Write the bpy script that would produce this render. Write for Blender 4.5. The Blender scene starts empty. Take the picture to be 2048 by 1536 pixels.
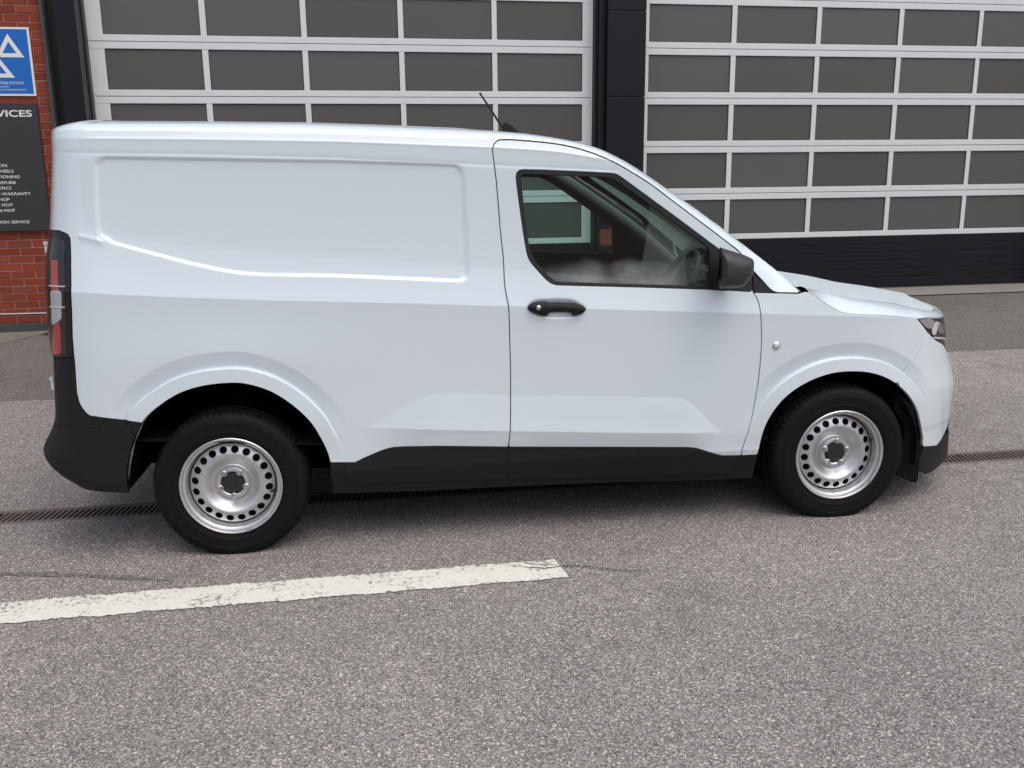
import bpy, bmesh, math, random
import numpy as np
from mathutils import Vector, Matrix
from mathutils.kdtree import KDTree
from mathutils.geometry import delaunay_2d_cdt
R = math.radians
random.seed(7); RNG = np.random.default_rng(7)
SC = bpy.context.scene
COL = SC.collection
# ------------------------------------------------------------------ camera
cam_d = bpy.data.cameras.new('camera'); cam = bpy.data.objects.new('camera', cam_d); COL.objects.link(cam)
SC.camera = cam
cam_d.sensor_fit = 'HORIZONTAL'; cam_d.sensor_width = 36.0; cam_d.lens = 36.0*1834.0/2048.0
cam_d.clip_start = 0.05; cam_d.clip_end = 500
def cam_matrix(pitch, yaw, roll, h):
    cp, sp, cy, sy = math.cos(pitch), math.sin(pitch), math.cos(yaw), math.sin(yaw)
    fw = Vector((sy*cp, cy*cp, -sp)); rt = Vector((cy, -sy, 0)); up = rt.cross(fw)
    cr, sr = math.cos(roll), math.sin(roll)
    r2 = rt*cr + up*sr; u2 = -rt*sr + up*cr
    m = Matrix(((r2.x, u2.x, -fw.x, 0), (r2.y, u2.y, -fw.y, 0), (r2.z, u2.z, -fw.z, h), (0, 0, 0, 1)))
    return m
cam.matrix_world = cam_matrix(R(12.7625), R(9.8149), R(-0.6404), 1.5493)
# ------------------------------------------------------------------ sky, sun, exposure
SUN_EL, SUN_ROT = 65.0, 150.0
wd = bpy.data.worlds.new('World'); SC.world = wd; wd.use_nodes = True
nt = wd.node_tree; nt.nodes.clear()
wo = nt.nodes.new('ShaderNodeOutputWorld'); bg = nt.nodes.new('ShaderNodeBackground')
sky = nt.nodes.new('ShaderNodeTexSky'); sky.sky_type = 'NISHITA'; sky.sun_disc = False
sky.sun_elevation = R(SUN_EL); sky.sun_rotation = R(SUN_ROT); sky.air_density = 1.0; sky.dust_density = 4.0; sky.ozone_density = 1.0
hs = nt.nodes.new('ShaderNodeHueSaturation'); hs.inputs['Saturation'].default_value = 0.70
nt.links.new(sky.outputs[0], hs.inputs['Color']); nt.links.new(hs.outputs[0], bg.inputs['Color'])
bg.inputs['Strength'].default_value = 0.15
nt.links.new(bg.outputs[0], wo.inputs[0])
sun_d = bpy.data.lights.new('sun', 'SUN'); sun_d.energy = 1.0; sun_d.angle = R(75); sun_d.color = (1.0, 0.96, 0.9)
sun = bpy.data.objects.new('sun', sun_d); COL.objects.link(sun)
# sky sun_rotation is measured clockwise from +Y
sdir = Vector((math.sin(R(SUN_ROT))*math.cos(R(SUN_EL)), math.cos(R(SUN_ROT))*math.cos(R(SUN_EL)), math.sin(R(SUN_EL))))
sun.rotation_euler = sdir.to_track_quat('Z', 'Y').to_euler(); sun.location = sdir*30
SC.view_settings.view_transform = 'Standard'; SC.view_settings.look = 'None'
SC.view_settings.gamma = 1.0; SC.view_settings.use_curve_mapping = False
SC.view_settings.exposure = 0.18
SC.render.engine = 'CYCLES'
SC.cycles.max_bounces = 10; SC.cycles.transparent_max_bounces = 16
SC.cycles.caustics_reflective = False; SC.cycles.caustics_refractive = False
try: SC.cycles.use_denoising = True
except Exception: pass

# ------------------------------------------------------------------ node helpers
class N:
    def __init__(s, name):
        s.m = bpy.data.materials.new(name); s.m.use_nodes = True; s.t = s.m.node_tree; s.t.nodes.clear()
        s.out = s.t.nodes.new('ShaderNodeOutputMaterial'); s.tc = None
    def new(s, typ, **kw):
        n = s.t.nodes.new(typ)
        for k, v in kw.items(): setattr(n, k, v)
        return n
    def link(s, a, b): s.t.links.new(a, b)
    def coord(s):
        if s.tc is None: s.tc = s.new('ShaderNodeTexCoord')
        return s.tc.outputs['Object']
    def noise(s, scale, detail=4, rough=0.55, vec=None, dist=0.0):
        n = s.new('ShaderNodeTexNoise'); n.inputs['Scale'].default_value = scale; n.inputs['Detail'].default_value = detail
        n.inputs['Roughness'].default_value = rough; n.inputs['Distortion'].default_value = dist
        s.link(vec or s.coord(), n.inputs['Vector']); return n.outputs['Fac']
    def ramp(s, fac, stops, interp='LINEAR'):
        n = s.new('ShaderNodeValToRGB'); n.color_ramp.interpolation = interp
        el = n.color_ramp.elements
        while len(el) < len(stops): el.new(0.5)
        for e, (p, c) in zip(el, stops):
            e.position = p; e.color = (c, c, c, 1) if isinstance(c, (int, float)) else (*c, 1)
        s.link(fac, n.inputs['Fac']); return n.outputs['Color']
    def mix(s, fac, a, b, blend='MIX'):
        n = s.new('ShaderNodeMix', data_type='RGBA', blend_type=blend)
        for sock, v in ((n.inputs[0], fac), (n.inputs[6], a), (n.inputs[7], b)):
            if isinstance(v, (int, float)): sock.default_value = v
            elif isinstance(v, tuple): sock.default_value = (*v, 1)
            else: s.link(v, sock)
        return n.outputs[2]
    def math(s, op, a, b=0.0):
        n = s.new('ShaderNodeMath', operation=op)
        for sock, v in ((n.inputs[0], a), (n.inputs[1], b)):
            if isinstance(v, (int, float)): sock.default_value = v
            else: s.link(v, sock)
        return n.outputs[0]
    def bump(s, h, strength, dist, normal=None):
        n = s.new('ShaderNodeBump'); n.inputs['Strength'].default_value = strength; n.inputs['Distance'].default_value = dist
        s.link(h, n.inputs['Height'])
        if normal is not None: s.link(normal, n.inputs['Normal'])
        return n.outputs['Normal']
    def bsdf(s, color, rough=0.5, metal=0.0, coat=0.0, coat_rough=0.05, normal=None, spec=0.5):
        p = s.new('ShaderNodeBsdfPrincipled')
        for nm, v in (('Base Color', color), ('Roughness', rough), ('Metallic', metal), ('Coat Weight', coat), ('Coat Roughness', coat_rough), ('Specular IOR Level', spec)):
            if isinstance(v, (int, float)) : p.inputs[nm].default_value = v
            elif isinstance(v, tuple): p.inputs[nm].default_value = (*v, 1)
            else: s.link(v, p.inputs[nm])
        if normal is not None: s.link(normal, p.inputs['Normal'])
        p.inputs['Coat IOR'].default_value = 1.65
        s.link(p.outputs[0], s.out.inputs['Surface']); s.p = p
        return s.m

M = {}
def simple(name, color, rough=0.5, metal=0.0, coat=0.0, var=0.12, nscale=9.0, bump=0.0, bscale=400.0, spec=0.5):
    n = N(name)
    f = n.noise(nscale, 5)
    lo = tuple(c*(1-var) for c in color); hi = tuple(min(1, c*(1+var)) for c in color)
    c = n.mix(f, lo, hi)
    r = n.ramp(n.noise(nscale*2.3, 4), [(0.3, max(0.02, rough*0.88)), (0.7, min(1, rough*1.12))])
    if name == 'paint': r = rough; c = color
    nm = n.bump(n.noise(bscale, 3), bump, 0.002) if bump else None
    M[name] = n.bsdf(c, r, metal, coat, 0.04, nm, spec)
    return M[name]

simple('paint', (0.715, 0.80, 0.835), 0.26, 0.0, 1.0, 0.012, 2.0)
simple('black_plastic', (0.013, 0.0125, 0.013), 0.55, 0, 0, 0.15, 30, 0.25, 900, 0.25)
simple('mirror_plastic', (0.040, 0.038, 0.040), 0.42, 0, 0, 0.1, 30, 0.2, 900, 0.4)
simple('black_gloss', (0.010, 0.009, 0.010), 0.16, 0, 0, 0.1, 20)
simple('seal_rubber', (0.012, 0.011, 0.011), 0.45, 0, 0, 0.1, 20)
simple('inner_dark', (0.009, 0.0085, 0.008), 0.9, 0, 0, 0.2, 12, 0, 1, 0.1)
simple('liner_felt', (0.013, 0.0105, 0.0095), 0.95, 0, 0, 0.35, 40, 0.6, 500, 0.1)
simple('trim_grey', (0.30, 0.31, 0.31), 0.75, 0, 0, 0.06, 20)
simple('trim_dark', (0.055, 0.056, 0.058), 0.7, 0, 0, 0.1, 20)
simple('seat_cloth', (0.035, 0.035, 0.038), 0.95, 0, 0, 0.3, 60, 0.4, 500)
simple('lamp_red', (0.40, 0.014, 0.018), 0.22, 0, 1.0, 0.05, 40)
simple('lamp_white', (0.46, 0.465, 0.475), 0.3, 0, 1.0, 0.04, 60)
simple('lamp_smoke', (0.018, 0.020, 0.022), 0.16, 0, 0.2, 0.2, 8)
simple('chrome', (0.75, 0.76, 0.78), 0.14, 1.0, 0, 0.03, 10)
simple('cap_black', (0.020, 0.020, 0.021), 0.5, 0, 0, 0.2, 60, 0.2, 300)
simple('bolt_steel', (0.62, 0.61, 0.59), 0.28, 1.0, 0, 0.05, 30)
simple('drum_dark', (0.030, 0.026, 0.024), 0.85, 0.3, 0, 0.3, 40)
simple('sign_white', (0.80, 0.80, 0.80), 0.45, 0, 0, 0.02, 5)
simple('sign_blue', (0.004, 0.135, 0.52), 0.5, 0, 0, 0.04, 5)
simple('sign_grey', (0.036, 0.037, 0.040), 0.42, 0, 0, 0.08, 6)
simple('column_grey', (0.010, 0.0105, 0.015), 0.45, 0, 0, 0.12, 4, 0.08, 60, 0.25)
simple('slat_black', (0.010, 0.010, 0.014), 0.42, 0, 0, 0.12, 5, 0.06, 120, 0.25)
simple('plinth_grey', (0.055, 0.055, 0.056), 0.7, 0, 0, 0.2, 8, 0.3, 150)
simple('cable_white', (0.62, 0.60, 0.57), 0.5)
simple('drain_iron', (0.155, 0.125, 0.115), 0.75, 0.0, 0, 0.25, 30, 0.4, 300)
simple('drain_pit', (0.012, 0.010, 0.010), 0.95)
simple('lens_clear', (0.62, 0.58, 0.55), 0.2, 0, 1.0, 0.05, 60)
simple('mirror_face', (0.85, 0.86, 0.87), 0.03, 1.0, 0, 0.0, 3)
simple('wall_panel', (0.045, 0.045, 0.048), 0.5, 0, 0, 0.1, 3)

def mk_aluminium():
    n = N('aluminium')
    mp = n.new('ShaderNodeMapping'); mp.inputs['Scale'].default_value = (2, 2, 60); n.link(n.coord(), mp.inputs[0])
    f = n.noise(3.0, 5, 0.6, mp.outputs[0])
    g = n.noise(1.3, 4)
    c = n.mix(f, (0.72, 0.73, 0.735), (0.82, 0.83, 0.835)); c = n.mix(n.ramp(g, [(0.35, 0.0), (0.7, 0.25)]), c, (0.65, 0.655, 0.66))
    M['aluminium'] = n.bsdf(c, 0.45, 0.15, 0, 0.05, n.bump(f, 0.05, 0.002))
mk_aluminium()

def mk_pane():
    # frosted plastic glazing with a faint vertical flute and dust; it reflects softly
    n = N('pane')
    mp = n.new('ShaderNodeMapping'); mp.inputs['Scale'].default_value = (160, 1, 1); n.link(n.coord(), mp.inputs[0])
    w = n.new('ShaderNodeTexWave', wave_type='BANDS', bands_direction='X'); w.inputs['Scale'].default_value = 1.0; n.link(mp.outputs[0], w.inputs[0])
    oi = n.new('ShaderNodeObjectInfo')
    c = n.mix(n.noise(2.0, 4), (0.088, 0.087, 0.080), (0.112, 0.110, 0.102))
    c = n.mix(n.math('MULTIPLY', n.noise(170, 2), 0.35), c, (0.13, 0.125, 0.115))
    c = n.mix(0.65, c, n.ramp(oi.outputs['Random'], [(0.0, (0.080, 0.077, 0.068)), (0.5, (0.100, 0.098, 0.092)), (1.0, (0.122, 0.123, 0.118))]))
    nm = n.bump(w.outputs['Fac'], 0.05, 0.002); nm = n.bump(n.noise(220, 2), 0.12, 0.0015, nm)
    M['pane'] = n.bsdf(c, 0.26, 0, 0, 0.1, nm, 0.5)
mk_pane()

def mk_bonnet():
    n = N('paint_wet')
    v = n.new('ShaderNodeTexVoronoi', feature='F1'); v.inputs['Scale'].default_value = 95; v.inputs['Randomness'].default_value = 1.0
    n.link(n.coord(), v.inputs['Vector'])
    v2 = n.new('ShaderNodeTexVoronoi', feature='F1'); v2.inputs['Scale'].default_value = 210; n.link(n.coord(), v2.inputs['Vector'])
    d1 = n.ramp(v.outputs['Distance'], [(0.12, 1.0), (0.42, 0.0)]); d2 = n.ramp(v2.outputs['Distance'], [(0.15, 1.0), (0.45, 0.0)])
    h = n.math('MAXIMUM', d1, n.math('MULTIPLY', d2, 0.5))
    sep = n.new('ShaderNodeSeparateXYZ'); n.link(n.coord(), sep.inputs[0])
    nm = n.bump(h, 0.65, 0.003)
    M['paint_wet'] = n.bsdf((0.715, 0.80, 0.835), 0.45, 0, 1.0, 0.34, nm)
    cn = n.p.inputs['Coat Normal']; n.link(nm, cn)
mk_bonnet()

def mk_glass(name, tint, film):
    # thin tinted pane: sees through with a tint, mirrors by Fresnel; optional pale cloud reflection painted low on the pane
    n = N(name)
    tr = n.new('ShaderNodeBsdfTransparent'); tr.inputs[0].default_value = (*tint, 1)
    gl = n.new('ShaderNodeBsdfGlossy'); gl.inputs['Roughness'].default_value = 0.01; gl.inputs[0].default_value = (0.9, 0.95, 0.95, 1)
    fr = n.new('ShaderNodeFresnel'); fr.inputs['IOR'].default_value = 1.6
    mx = n.new('ShaderNodeMixShader'); n.link(fr.outputs[0], mx.inputs[0]); n.link(tr.outputs[0], mx.inputs[1]); n.link(gl.outputs[0], mx.inputs[2])
    last = mx.outputs[0]
    if film:  # film: the painted cloud reflection, not a deposit on the glass
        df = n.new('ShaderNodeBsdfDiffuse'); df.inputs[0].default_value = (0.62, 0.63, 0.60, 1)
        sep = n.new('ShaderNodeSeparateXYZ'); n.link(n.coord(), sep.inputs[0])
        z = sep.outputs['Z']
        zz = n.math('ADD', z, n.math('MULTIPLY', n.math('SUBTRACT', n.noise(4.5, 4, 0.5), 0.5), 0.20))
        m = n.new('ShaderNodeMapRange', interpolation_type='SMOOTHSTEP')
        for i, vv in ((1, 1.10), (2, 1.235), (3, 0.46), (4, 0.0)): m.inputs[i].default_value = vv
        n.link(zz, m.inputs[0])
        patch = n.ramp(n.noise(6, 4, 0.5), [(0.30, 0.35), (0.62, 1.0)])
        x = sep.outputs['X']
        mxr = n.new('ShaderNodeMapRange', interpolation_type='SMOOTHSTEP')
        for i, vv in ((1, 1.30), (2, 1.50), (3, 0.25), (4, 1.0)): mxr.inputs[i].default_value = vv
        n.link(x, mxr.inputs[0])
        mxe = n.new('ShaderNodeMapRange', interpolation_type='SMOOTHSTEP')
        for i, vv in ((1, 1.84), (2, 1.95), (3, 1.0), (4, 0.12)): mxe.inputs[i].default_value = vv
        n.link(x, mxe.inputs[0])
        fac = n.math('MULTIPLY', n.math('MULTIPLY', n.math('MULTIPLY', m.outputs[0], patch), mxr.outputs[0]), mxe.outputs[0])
        fac = n.math('MAXIMUM', fac, 0.015)  # faint even veil over the whole pane, painted in place of its reflection
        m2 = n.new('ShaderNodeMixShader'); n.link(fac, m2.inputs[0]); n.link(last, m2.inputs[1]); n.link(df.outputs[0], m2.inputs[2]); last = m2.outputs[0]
    n.link(last, n.out.inputs['Surface'])
    M[name] = n.m
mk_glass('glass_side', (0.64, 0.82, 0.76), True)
mk_glass('glass_far', (0.70, 0.84, 0.79), False)
mk_glass('glass_screen', (0.74, 0.84, 0.80), False)

def mk_tyre():
    n = N('tyre_rubber')
    f = n.noise(14, 5)
    c = n.mix(f, (0.005, 0.005, 0.006), (0.010, 0.0098, 0.0105))
    c = n.mix(n.ramp(n.noise(30, 4), [(0.56, 0.0), (0.72, 0.5)]), c, (0.020, 0.019, 0.019))
    M['tyre_rubber'] = n.bsdf(c, n.ramp(f, [(0.3, 0.5), (0.7, 0.72)]), 0, 0, 0.1, n.bump(n.noise(350, 3), 0.25, 0.001), 0.14)
mk_tyre()
def mk_rim():
    n = N('rim_silver')
    c = n.mix(n.noise(40, 4), (0.60, 0.60, 0.605), (0.68, 0.68, 0.685))
    c = n.mix(n.ramp(n.noise(18, 5, 0.7), [(0.6, 0.0), (0.78, 0.25)]), c, (0.34, 0.32, 0.30))
    M['rim_silver'] = n.bsdf(c, 0.38, 0.8, 0.3, 0.15, n.bump(n.noise(900, 2), 0.04, 0.001))
mk_rim()

def mk_asphalt(name, tone, warm):
    n = N(name)
    co = n.coord()
    def cells(scale):
        v = n.new('ShaderNodeTexVoronoi', feature='F1'); v.inputs['Scale'].default_value = scale; n.link(co, v.inputs['Vector']); return v
    wv = n.new('ShaderNodeVectorMath', operation='ADD'); nz = n.new('ShaderNodeTexNoise'); nz.inputs['Scale'].default_value = 60; n.link(co, nz.inputs['Vector'])
    sc = n.new('ShaderNodeVectorMath', operation='SCALE'); sc.inputs['Scale'].default_value = 0.008; n.link(nz.outputs['Color'], sc.inputs[0]); n.link(co, wv.inputs[0]); n.link(sc.outputs[0], wv.inputs[1])
    v1 = cells(140); n.link(wv.outputs[0], v1.inputs['Vector'])
    v2 = cells(300); n.link(wv.outputs[0], v2.inputs['Vector'])
    hs1 = n.new('ShaderNodeSeparateColor'); n.link(v1.outputs['Color'], hs1.inputs[0])
    hs2 = n.new('ShaderNodeSeparateColor'); n.link(v2.outputs['Color'], hs2.inputs[0])
    a = n.ramp(hs1.outputs[0], [(0.0, 0.04), (0.22, 0.14), (0.6, 0.20), (0.86, 0.26), (0.95, 0.52)])
    b = n.ramp(hs2.outputs[1], [(0.0, 0.04), (0.3, 0.14), (0.75, 0.23), (0.96, 0.50)])
    c = n.mix(0.5, a, b)
    gap = n.ramp(v1.outputs['Distance'], [(0.36, 0.0), (0.72, 1.0)])
    c = n.mix(n.math('MULTIPLY', gap, 0.75), c, (0.06, 0.055, 0.052))
    v3 = cells(75); n.link(wv.outputs[0], v3.inputs['Vector']); hs3 = n.new('ShaderNodeSeparateColor'); n.link(v3.outputs['Color'], hs3.inputs[0])
    core = n.ramp(v3.outputs['Distance'], [(0.22, 1.0), (0.42, 0.0)])
    pit = n.math('MULTIPLY', core, n.ramp(hs3.outputs[0], [(0.10, 1.0), (0.14, 0.0)])); chip = n.math('MULTIPLY', core, n.ramp(hs3.outputs[0], [(0.90, 0.0), (0.93, 1.0)]))
    c = n.mix(n.math('MULTIPLY', pit, 0.85), c, (0.035, 0.032, 0.03)); c = n.mix(n.math('MULTIPLY', chip, 0.6), c, (0.50, 0.48, 0.46))
    big = n.ramp(n.noise(0.7, 6, 0.6), [(0.28, 0.84), (0.72, 1.10)]); med = n.ramp(n.noise(6, 5, 0.6), [(0.25, 0.90), (0.75, 1.08)])
    c = n.mix(1.0, c, big, 'MULTIPLY'); c = n.mix(1.0, c, med, 'MULTIPLY')
    c = n.mix(1.0, c, (tone*warm[0], tone*warm[1], tone*warm[2]), 'MULTIPLY')
    # oil and tyre stains with shapes of their own
    st = n.ramp(n.noise(1.1, 5, 0.6, None, 0.6), [(0.60, 0.0), (0.74, 0.35)])
    c = n.mix(st, c, (0.075, 0.068, 0.065))
    hgt = n.math('ADD', n.math('MULTIPLY', n.ramp(v1.outputs['Distance'], [(0.0, 1.0), (0.7, 0.0)]), 0.8), n.math('MULTIPLY', n.noise(420, 3), 0.5))
    nm = n.bump(hgt, 0.85, 0.006)
    M[name] = n.bsdf(c, n.ramp(hs1.outputs[2], [(0.0, 0.62), (1.0, 0.92)]), 0, 0, 0, nm, 0.35)
mk_asphalt('asphalt', 1.95, (1.02, 0.935, 0.882))
mk_asphalt('asphalt_old', 1.15, (1.0, 0.905, 0.82))

mk_asphalt('asphalt_dark', 1.25, (1.02, 0.935, 0.882))
def mk_line():
    n = N('road_paint')
    co = n.coord()
    v = n.new('ShaderNodeTexVoronoi', feature='F1'); v.inputs['Scale'].default_value = 115; n.link(co, v.inputs['Vector'])
    wear = n.noise(55, 6, 0.75)
    big = n.noise(5, 5, 0.6)
    k = n.math('ADD', n.math('MULTIPLY', wear, 0.7), n.math('MULTIPLY', big, 0.35))
    fac = n.ramp(k, [(0.555, 0.0), (0.62, 0.8)])
    c = n.mix(n.noise(30, 4), (0.70, 0.67, 0.60), (0.80, 0.77, 0.70))
    c = n.mix(n.ramp(n.noise(12, 5, 0.7), [(0.45, 0.0), (0.75, 0.35)]), c, (0.56, 0.52, 0.46))
    c = n.mix(fac, c, (0.15, 0.14, 0.13))
    M['road_paint'] = n.bsdf(c, 0.75, 0, 0, 0, n.bump(n.math('ADD', v.outputs['Distance'], n.noise(300, 3)), 0.55, 0.004), 0.3)
mk_line()
def mk_concrete(name, lo, hi):
    n = N(name)
    c = n.mix(n.noise(3, 6, 0.65), lo, hi); c = n.mix(n.ramp(n.noise(140, 3), [(0.55, 0.0), (0.75, 0.5)]), c, tuple(x*0.6 for x in lo))
    M[name] = n.bsdf(c, 0.88, 0, 0, 0, n.bump(n.noise(200, 4), 0.4, 0.003), 0.3)
mk_concrete('concrete', (0.21, 0.19, 0.17), (0.30, 0.275, 0.245))
mk_concrete('concrete_slab', (0.16, 0.145, 0.125), (0.22, 0.20, 0.175))
def mk_brick():
    n = N('brick_clay')
    oi = n.new('ShaderNodeObjectInfo')
    c = n.ramp(oi.outputs['Random'], [(0.0, (0.22, 0.043, 0.025)), (0.45, (0.29, 0.055, 0.030)), (0.8, (0.34, 0.072, 0.040)), (1.0, (0.25, 0.060, 0.040))])
    c = n.mix(n.ramp(n.noise(28, 6, 0.7), [(0.35, 0.0), (0.75, 0.55)]), c, (0.14, 0.036, 0.026))
    c = n.mix(n.ramp(n.noise(7, 4), [(0.62, 0.0), (0.8, 0.3)]), c, (0.36, 0.22, 0.17))
    M['brick_clay'] = n.bsdf(c, 0.88, 0, 0, 0, n.bump(n.noise(160, 4), 0.5, 0.004), 0.25)
mk_brick()
simple('mortar', (0.33, 0.21, 0.165), 0.95, 0, 0, 0.25, 40, 0.4, 300, 0.2)
simple('brick_plain', (0.24, 0.085, 0.055), 0.9, 0, 0, 0.25, 3, 0.3, 60, 0.2)
simple('leaf', (0.055, 0.085, 0.03), 0.7, 0, 0, 0.3, 1.5, 0, 1, 0.3)
simple('bark', (0.09, 0.07, 0.05), 0.9, 0, 0, 0.3, 12, 0.5, 60, 0.2)
# ------------------------------------------------------------------ object helpers
def link(o, parent=None):
    COL.objects.link(o)
    if parent is not None: o.parent = parent
    return o
def tag(o, label=None, cat=None, group=None, kind=None):
    if label: o['label'] = label
    if cat: o['category'] = cat
    if group: o['group'] = group
    if kind: o['kind'] = kind
    return o
def empty(name, loc=(0, 0, 0), rz=0.0):
    o = bpy.data.objects.new(name, None); o.location = loc; o.rotation_euler = (0, 0, rz); o.empty_display_size = 0.2
    return link(o)
def mesh_obj(name, V, Fc, mat, parent=None, normals=None, smooth=True, loc=None):
    me = bpy.data.meshes.new(name)
    me.from_pydata([tuple(map(float, v)) for v in V], [], [tuple(int(i) for i in f) for f in Fc]); me.update()
    me.materials.append(M[mat])
    if smooth: me.polygons.foreach_set('use_smooth', [True]*len(me.polygons))
    if normals is not None: me.normals_split_custom_set_from_vertices([tuple(map(float, n)) for n in normals])
    o = bpy.data.objects.new(name, me)
    if loc is not None: o.location = loc
    return link(o, parent)
def bm_obj(name, bm, mat, parent=None, smooth=False, loc=None):
    me = bpy.data.meshes.new(name); bm.normal_update(); bm.to_mesh(me); bm.free(); me.materials.append(M[mat])
    if smooth:
        me.polygons.foreach_set('use_smooth', [True]*len(me.polygons))
        try: me.set_sharp_from_angle(angle=R(38))
        except Exception: pass
    o = bpy.data.objects.new(name, me)
    if loc is not None: o.location = loc
    return link(o, parent)
def box(bm, lo, hi, bev=0.0):
    r = bmesh.ops.create_cube(bm, size=1.0); vs = r['verts']
    for v in vs: v.co = Vector([lo[i] + (v.co[i]+0.5)*(hi[i]-lo[i]) for i in range(3)])
    if bev > 0:
        es = list({e for v in vs for e in v.link_edges})
        bmesh.ops.bevel(bm, geom=es, offset=bev, segments=2, affect='EDGES', profile=0.6)
def tube(bm, pts, rad, seg=10, cap=True):
    pts = [Vector(p) for p in pts]; rings = []
    for i, p in enumerate(pts):
        d = (pts[min(i+1, len(pts)-1)] - pts[max(i-1, 0)]).normalized()
        a = d.cross(Vector((0, 0, 1)) if abs(d.z) < 0.9 else Vector((1, 0, 0))).normalized(); b = d.cross(a)
        rr = rad[i] if isinstance(rad, (list, tuple)) else rad
        rings.append([bm.verts.new(p + (a*math.cos(2*math.pi*k/seg) + b*math.sin(2*math.pi*k/seg))*rr) for k in range(seg)])
    for r0, r1 in zip(rings, rings[1:]):
        for k in range(seg): bm.faces.new((r0[k], r0[(k+1) % seg], r1[(k+1) % seg], r1[k]))
    if cap:
        bm.faces.new(rings[0][::-1]); bm.faces.new(rings[-1])
def grid_obj(name, P, mat, parent=None, flip=False):
    P = np.asarray(P, float); a, b = P.shape[:2]
    V = P.reshape(-1, 3); Fc = []
    for i in range(a-1):
        for j in range(b-1):
            q = (i*b+j, i*b+j+1, (i+1)*b+j+1, (i+1)*b+j)
            Fc.append(q[::-1] if flip else q)
    return mesh_obj(name, V, Fc, mat, parent)
def lathe_bm(bm, prof, seg, a0=0.0):
    """profile of (r, y) turned about the y axis"""
    rings = [[bm.verts.new((r*math.cos(a0+2*math.pi*k/seg), y, r*math.sin(a0+2*math.pi*k/seg))) for k in range(seg)] for r, y in prof]
    for r0, r1 in zip(rings, rings[1:]):
        for k in range(seg): bm.faces.new((r0[k], r0[(k+1) % seg], r1[(k+1) % seg], r1[k]))
    return rings

# ------------------------------------------------------------------ the van's body side: (s, z) -> (u, w, z)
CEN = 0.875
ZL = ([-1.0,0.565,1.186,1.826,2.6,3.8],[0.60,0.534,0.491,0.4515,0.41,0.36])
ZW = ([-1.0,-0.516,-0.133,0.27,0.74,1.176,1.52,2.277,3.8],[1.150,1.128,1.0988,1.074,1.0500,1.0255,1.004,0.960,0.875])
ZR1 = ([-1.0,-0.493,-0.067,0.526,1.14,1.697,3.8],[1.664,1.6545,1.6485,1.627,1.595,1.5665,1.46])
ZR2 = ([-1.0,-0.393,-0.064,0.529,1.144,1.3,1.415,1.498,1.58,1.66,3.8],[1.715,1.7065,1.7025,1.690,1.6635,1.654,1.6435,1.631,1.615,1.600,1.50])
NA = ([0.1,0.15,0.3,0.5,0.55,0.65,0.8,0.9,1.2],[0.97,1.04,1.031,1.035,1.031,0.993,0.952,0.924,0.90])
RA = ([0.2,0.3,0.35,0.4,0.45,0.5,0.55,0.6,0.85,0.95,1.25,1.3,1.65,1.8],[0.27,0.321,0.394,0.442,0.452,0.419,0.391,0.377,0.354,0.358,0.334,0.322,0.274,0.266])
S0, NN, NS = 2.55, 2.5, 0.92*math.pi/2
SR, RB, RN, RS = -0.35, 0.45, 3.2, 0.40*math.pi/2
S_END, S_BEG = S0+NS, SR-RS
def lin(T, x): return np.interp(x, T[0], T[1])
_sm = {}
def linS(T, x):
    """the same polyline with its corners eased, so that creases run as smooth curves"""
    k = id(T)
    if k not in _sm:
        xs = np.linspace(T[0][0], T[0][-1], 600); ys = np.interp(xs, T[0], T[1])
        pad = 14; yp = np.concatenate([2*ys[0]-ys[pad:0:-1], ys, 2*ys[-1]-ys[-2:-pad-2:-1]])
        ker = np.hanning(2*pad+1); ker /= ker.sum(); _sm[k] = (xs, np.convolve(yp, ker, 'valid'))
    return np.interp(x, *_sm[k])
def herm(z, z0, z1, a, b, ma, mb):
    h = z1-z0; t = (z-z0)/h; t2 = t*t; t3 = t2*t
    return (2*t3-3*t2+1)*a+(t3-2*t2+t)*h*ma+(-2*t3+3*t2)*b+(t3-t2)*h*mb
def side_w(s, z):
    zl, zw, r1, r2 = linS(ZL, s), linS(ZW, s), linS(ZR1, s), linS(ZR2, s)
    w = np.where(z < 0.345, (0.345-z)*0.30*(1-0.85*np.clip((s-2.2)/0.35, 0, 1)), 0.0)
    w = np.where((z >= 0.345) & (z < zl), herm(z, 0.345, zl, 0.0, -0.006, 0.02, -0.03), w)
    w = np.where((z >= zl) & (z < zw), herm(z, zl, zw, -0.006, -0.018, -0.03, -0.05), w)
    w = np.where((z >= zw) & (z < r1), herm(z, zw, r1, -0.018,0.036,0.21,0.03), w)
    w = np.where((z >= r1) & (z < r2), 0.036+(z-r1)*0.04, w)
    w = np.where(z >= r2, 0.036+(r2-r1)*0.04+(z-r2)*0.32, w)
    return w
def sst(a, b, x):
    t = np.clip((x-a)/(b-a), 0, 1); return t*t*(3-2*t)
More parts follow.
